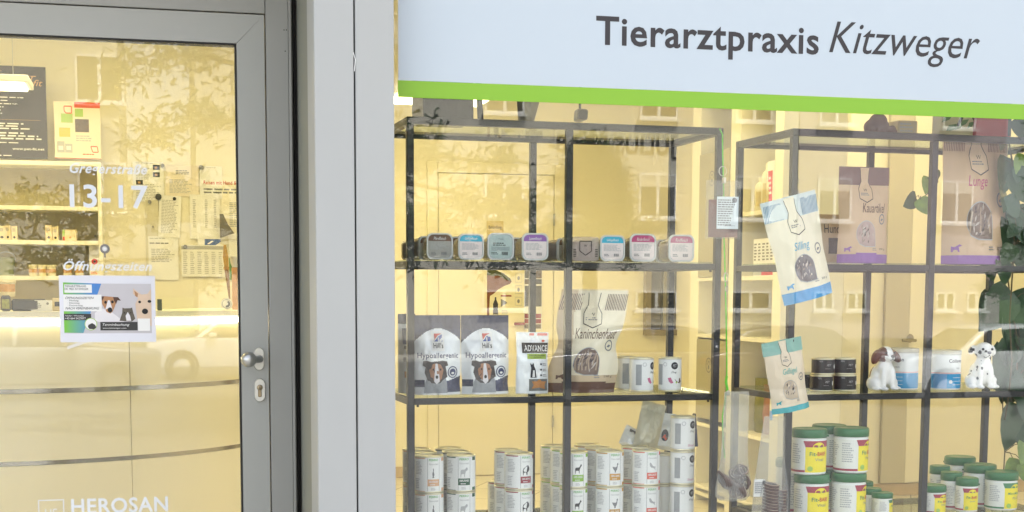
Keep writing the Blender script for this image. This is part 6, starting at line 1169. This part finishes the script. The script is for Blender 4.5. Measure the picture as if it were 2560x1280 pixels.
# bushes
# parked cars
m_tyre = M('tyre rubber', (24, 24, 25), .9, 0, .1); m_rim = M('wheel alloy', (150, 152, 155), .3, .8, .05); m_cg = M('car window', (20, 24, 26), .06, 0, 0)
def car(label, x, y, paint, L=4.4, Hc=1.46, wagon=False, rz=0, group='cars parked across the road'):
    t = thing('parked_car', label, 'car', (x, y, GZ), (0, 0, rz), group); W = 1.78
    low = [(-.5, .30), (-.5, .52), (-.488, .60), (-.36, .645), (-.24, .67), (.40, .69), (.488, .64), (.5, .5), (.5, .28), (.47, .2), (-.47, .2)]
    top = [(-.25, .665), (-.12, .955), (-.02, 1.0), (.2, 1.0), (.40 if wagon else .30, .96), (.47 if wagon else .42, .70)]
    def side(pts, w0, w1, mat, mb, zlo, zhi):
        P = [(u*L, v*Hc) for u, v in pts]; wd = lambda v: (w0+(w1-w0)*max(0, min(1, (v-zlo)/(zhi-zlo))))*W/2
        rings = []
        for sgn, k in ((-1, 1.0), (-1, .97), (1, .97), (1, 1.0)): pass
        n = len(P); V = []
        for (f, ins) in ((-1, .0), (-1.04, .04), (1.04, .04), (1, .0)):
            cxm = sum(p[0] for p in P)/n; czm = sum(p[1] for p in P)/n
            s = 1-(.0 if abs(f) == 1 else .0)
            V += [Vector((p[0]*(1 if abs(f) > 1 else .985), f/1.04*wd(p[1])*(1 if abs(f) > 1 else .96)*1.0, p[1])) for p in P]
        order = [0, 1, 2, 3]; V = V[n:2*n] + V[2*n:3*n]; mb.add(V, [tuple(range(n)), tuple(range(n, 2*n))[::-1]]+[(i, n+i, n+(i+1) % n, (i+1) % n) for i in range(n)], mat, False)
    mb = MB(); side(low, 1., .94, paint, mb, .2*Hc, .69*Hc); side(top, .90, .72, paint, mb, .665*Hc, Hc); ob = mb.build('body', t); bv = ob.modifiers.new('b', 'BEVEL'); bv.width = .05; bv.segments = 3; bv.limit_method = 'ANGLE'; bv.angle_limit = math.radians(20); ob.data.shade_smooth() if hasattr(ob.data, 'shade_smooth') else None
    for s in (-1, 1):     # side glass
        mb = MB(); q = [(-.205, .69), (-.105, .93), (.07, .955), (.08, .69)]; q2 = [(.095, .69), (.09, .955), (.28 if not wagon else .36, .935), (.38 if not wagon else .43, .70)]
        for Q in (q, q2):
            V = []
            for off in (.0, .015):
                for (u, v) in Q: tt = (v-.665)/(1-.665); V.append(Vector((u*L, s*((.90-.18*tt)*W/2+off-.002), v*Hc)))
            mb.add(V, [(0, 1, 2, 3), (7, 6, 5, 4), (0, 4, 5, 1), (1, 5, 6, 2), (2, 6, 7, 3), (3, 7, 4, 0)], m_cg)
        mb.build('side_window', t)
    for (u0, v0, u1, v1, nm) in ((-.242, .69, -.13, .94, 'windscreen'), ((.455, .72, .405, .945, 'rear_window') if wagon else (.412, .72, .312, .945, 'rear_window'))):
        sg = -1 if u0 < 0 else 1; mb = MB(); V = [Vector((u0*L+sg*.012, -.80*W/2, v0*Hc)), Vector((u0*L+sg*.012, .80*W/2, v0*Hc)), Vector((u1*L+sg*.012, .64*W/2, v1*Hc)), Vector((u1*L+sg*.012, -.64*W/2, v1*Hc))]
        mb.add(V+[v-Vector((sg*.02, 0, 0)) for v in V], [(0, 1, 2, 3), (7, 6, 5, 4), (0, 4, 5, 1), (1, 5, 6, 2), (2, 6, 7, 3), (3, 7, 4, 0)], m_cg); mb.build(nm, t)
    for ux in (-.315, .30):
        for s in (-1, 1):
            T = Matrix.Translation((ux*L, s*(W/2-.1), .32)) @ Matrix.Rotation(-s*math.pi/2, 4, 'X'); mb = MB(); mb.lathe([(.2, -.1), (.31, -.1), (.32, -.06), (.32, .07), (.3, .10), (.2, .10)], m_tyre, 28, T=T); w_ = mb.build('wheel', t)
            mb = MB(); mb.lathe([(.2, .09), (.19, .06), (.05, .08), (.0001, .09)], m_rim, 20, T=T); mb.build('rim', w_)
            mb = MB(); mb.lathe([(.395, .0), (.395, .103), (.33, .103), (.33, .0)], m_tyre, 28, T=T); mb.build('wheel_arch', t)
    for s in (-1, 1):
        mb = MB(); mb.rbox(-.5*L-.01, -.44*L, s*.62*W/2-.16, s*.62*W/2+.16, .50*Hc, .585*Hc, M('headlamp glass', (200, 205, 210), .1, .3, 0), .02); mb.build('headlight', t)
        mb = MB(); mb.rbox(.485*L, .5*L+.012, s*.66*W/2-.13, s*.66*W/2+.13, .50*Hc, .60*Hc, M('tail lamp red', (150, 20, 22), .2, 0, 0), .02); mb.build('tail_light', t)
        mb = MB(); mb.rbox(-.17*L, -.125*L, s*W/2-.02 if s > 0 else -W/2-.16, W/2+.16 if s > 0 else -W/2+.02, .69*Hc, .77*Hc, paint, .03); mb.build('wing_mirror', t)
    return t
p_w = M('white car paint', (222, 224, 226), .2, 0, .01, 1, 0, .5, .6); p_r = M('red car paint', (46, 16, 18), .2, 0, .01, 1, 0, .5, .6); p_b = M('dark blue car paint', (36, 44, 62), .2, .2, .01, 1, 0, .5, .6); p_s = M('silver car paint', (160, 164, 168), .2, .5, .01, 1, 0, .5, .5)
for px, yv, pt, lb, wg, rz in ((2475, 20.5, p_w, 'white estate car parked opposite the second shelf', True, 0), (1985, 21.5, p_r, 'red hatchback parked between the dark blue and the white car', False, math.pi), (1560, 22, p_b, 'dark blue car parked next to the red hatchback', False, 0), (600, 30, p_w, 'white car parked far back opposite the door', False, 0), (90, 24, p_s, 'silver estate car parked opposite the edge of the door', True, math.pi), (2900, 22, p_s, 'silver car parked beyond the white estate', False, 0)):
    a = mir(px, 900, yv); car(lb, a.x, a.y, pt, 4.5 if wg else 4.2, 1.5 if wg else 1.45, wg, rz)
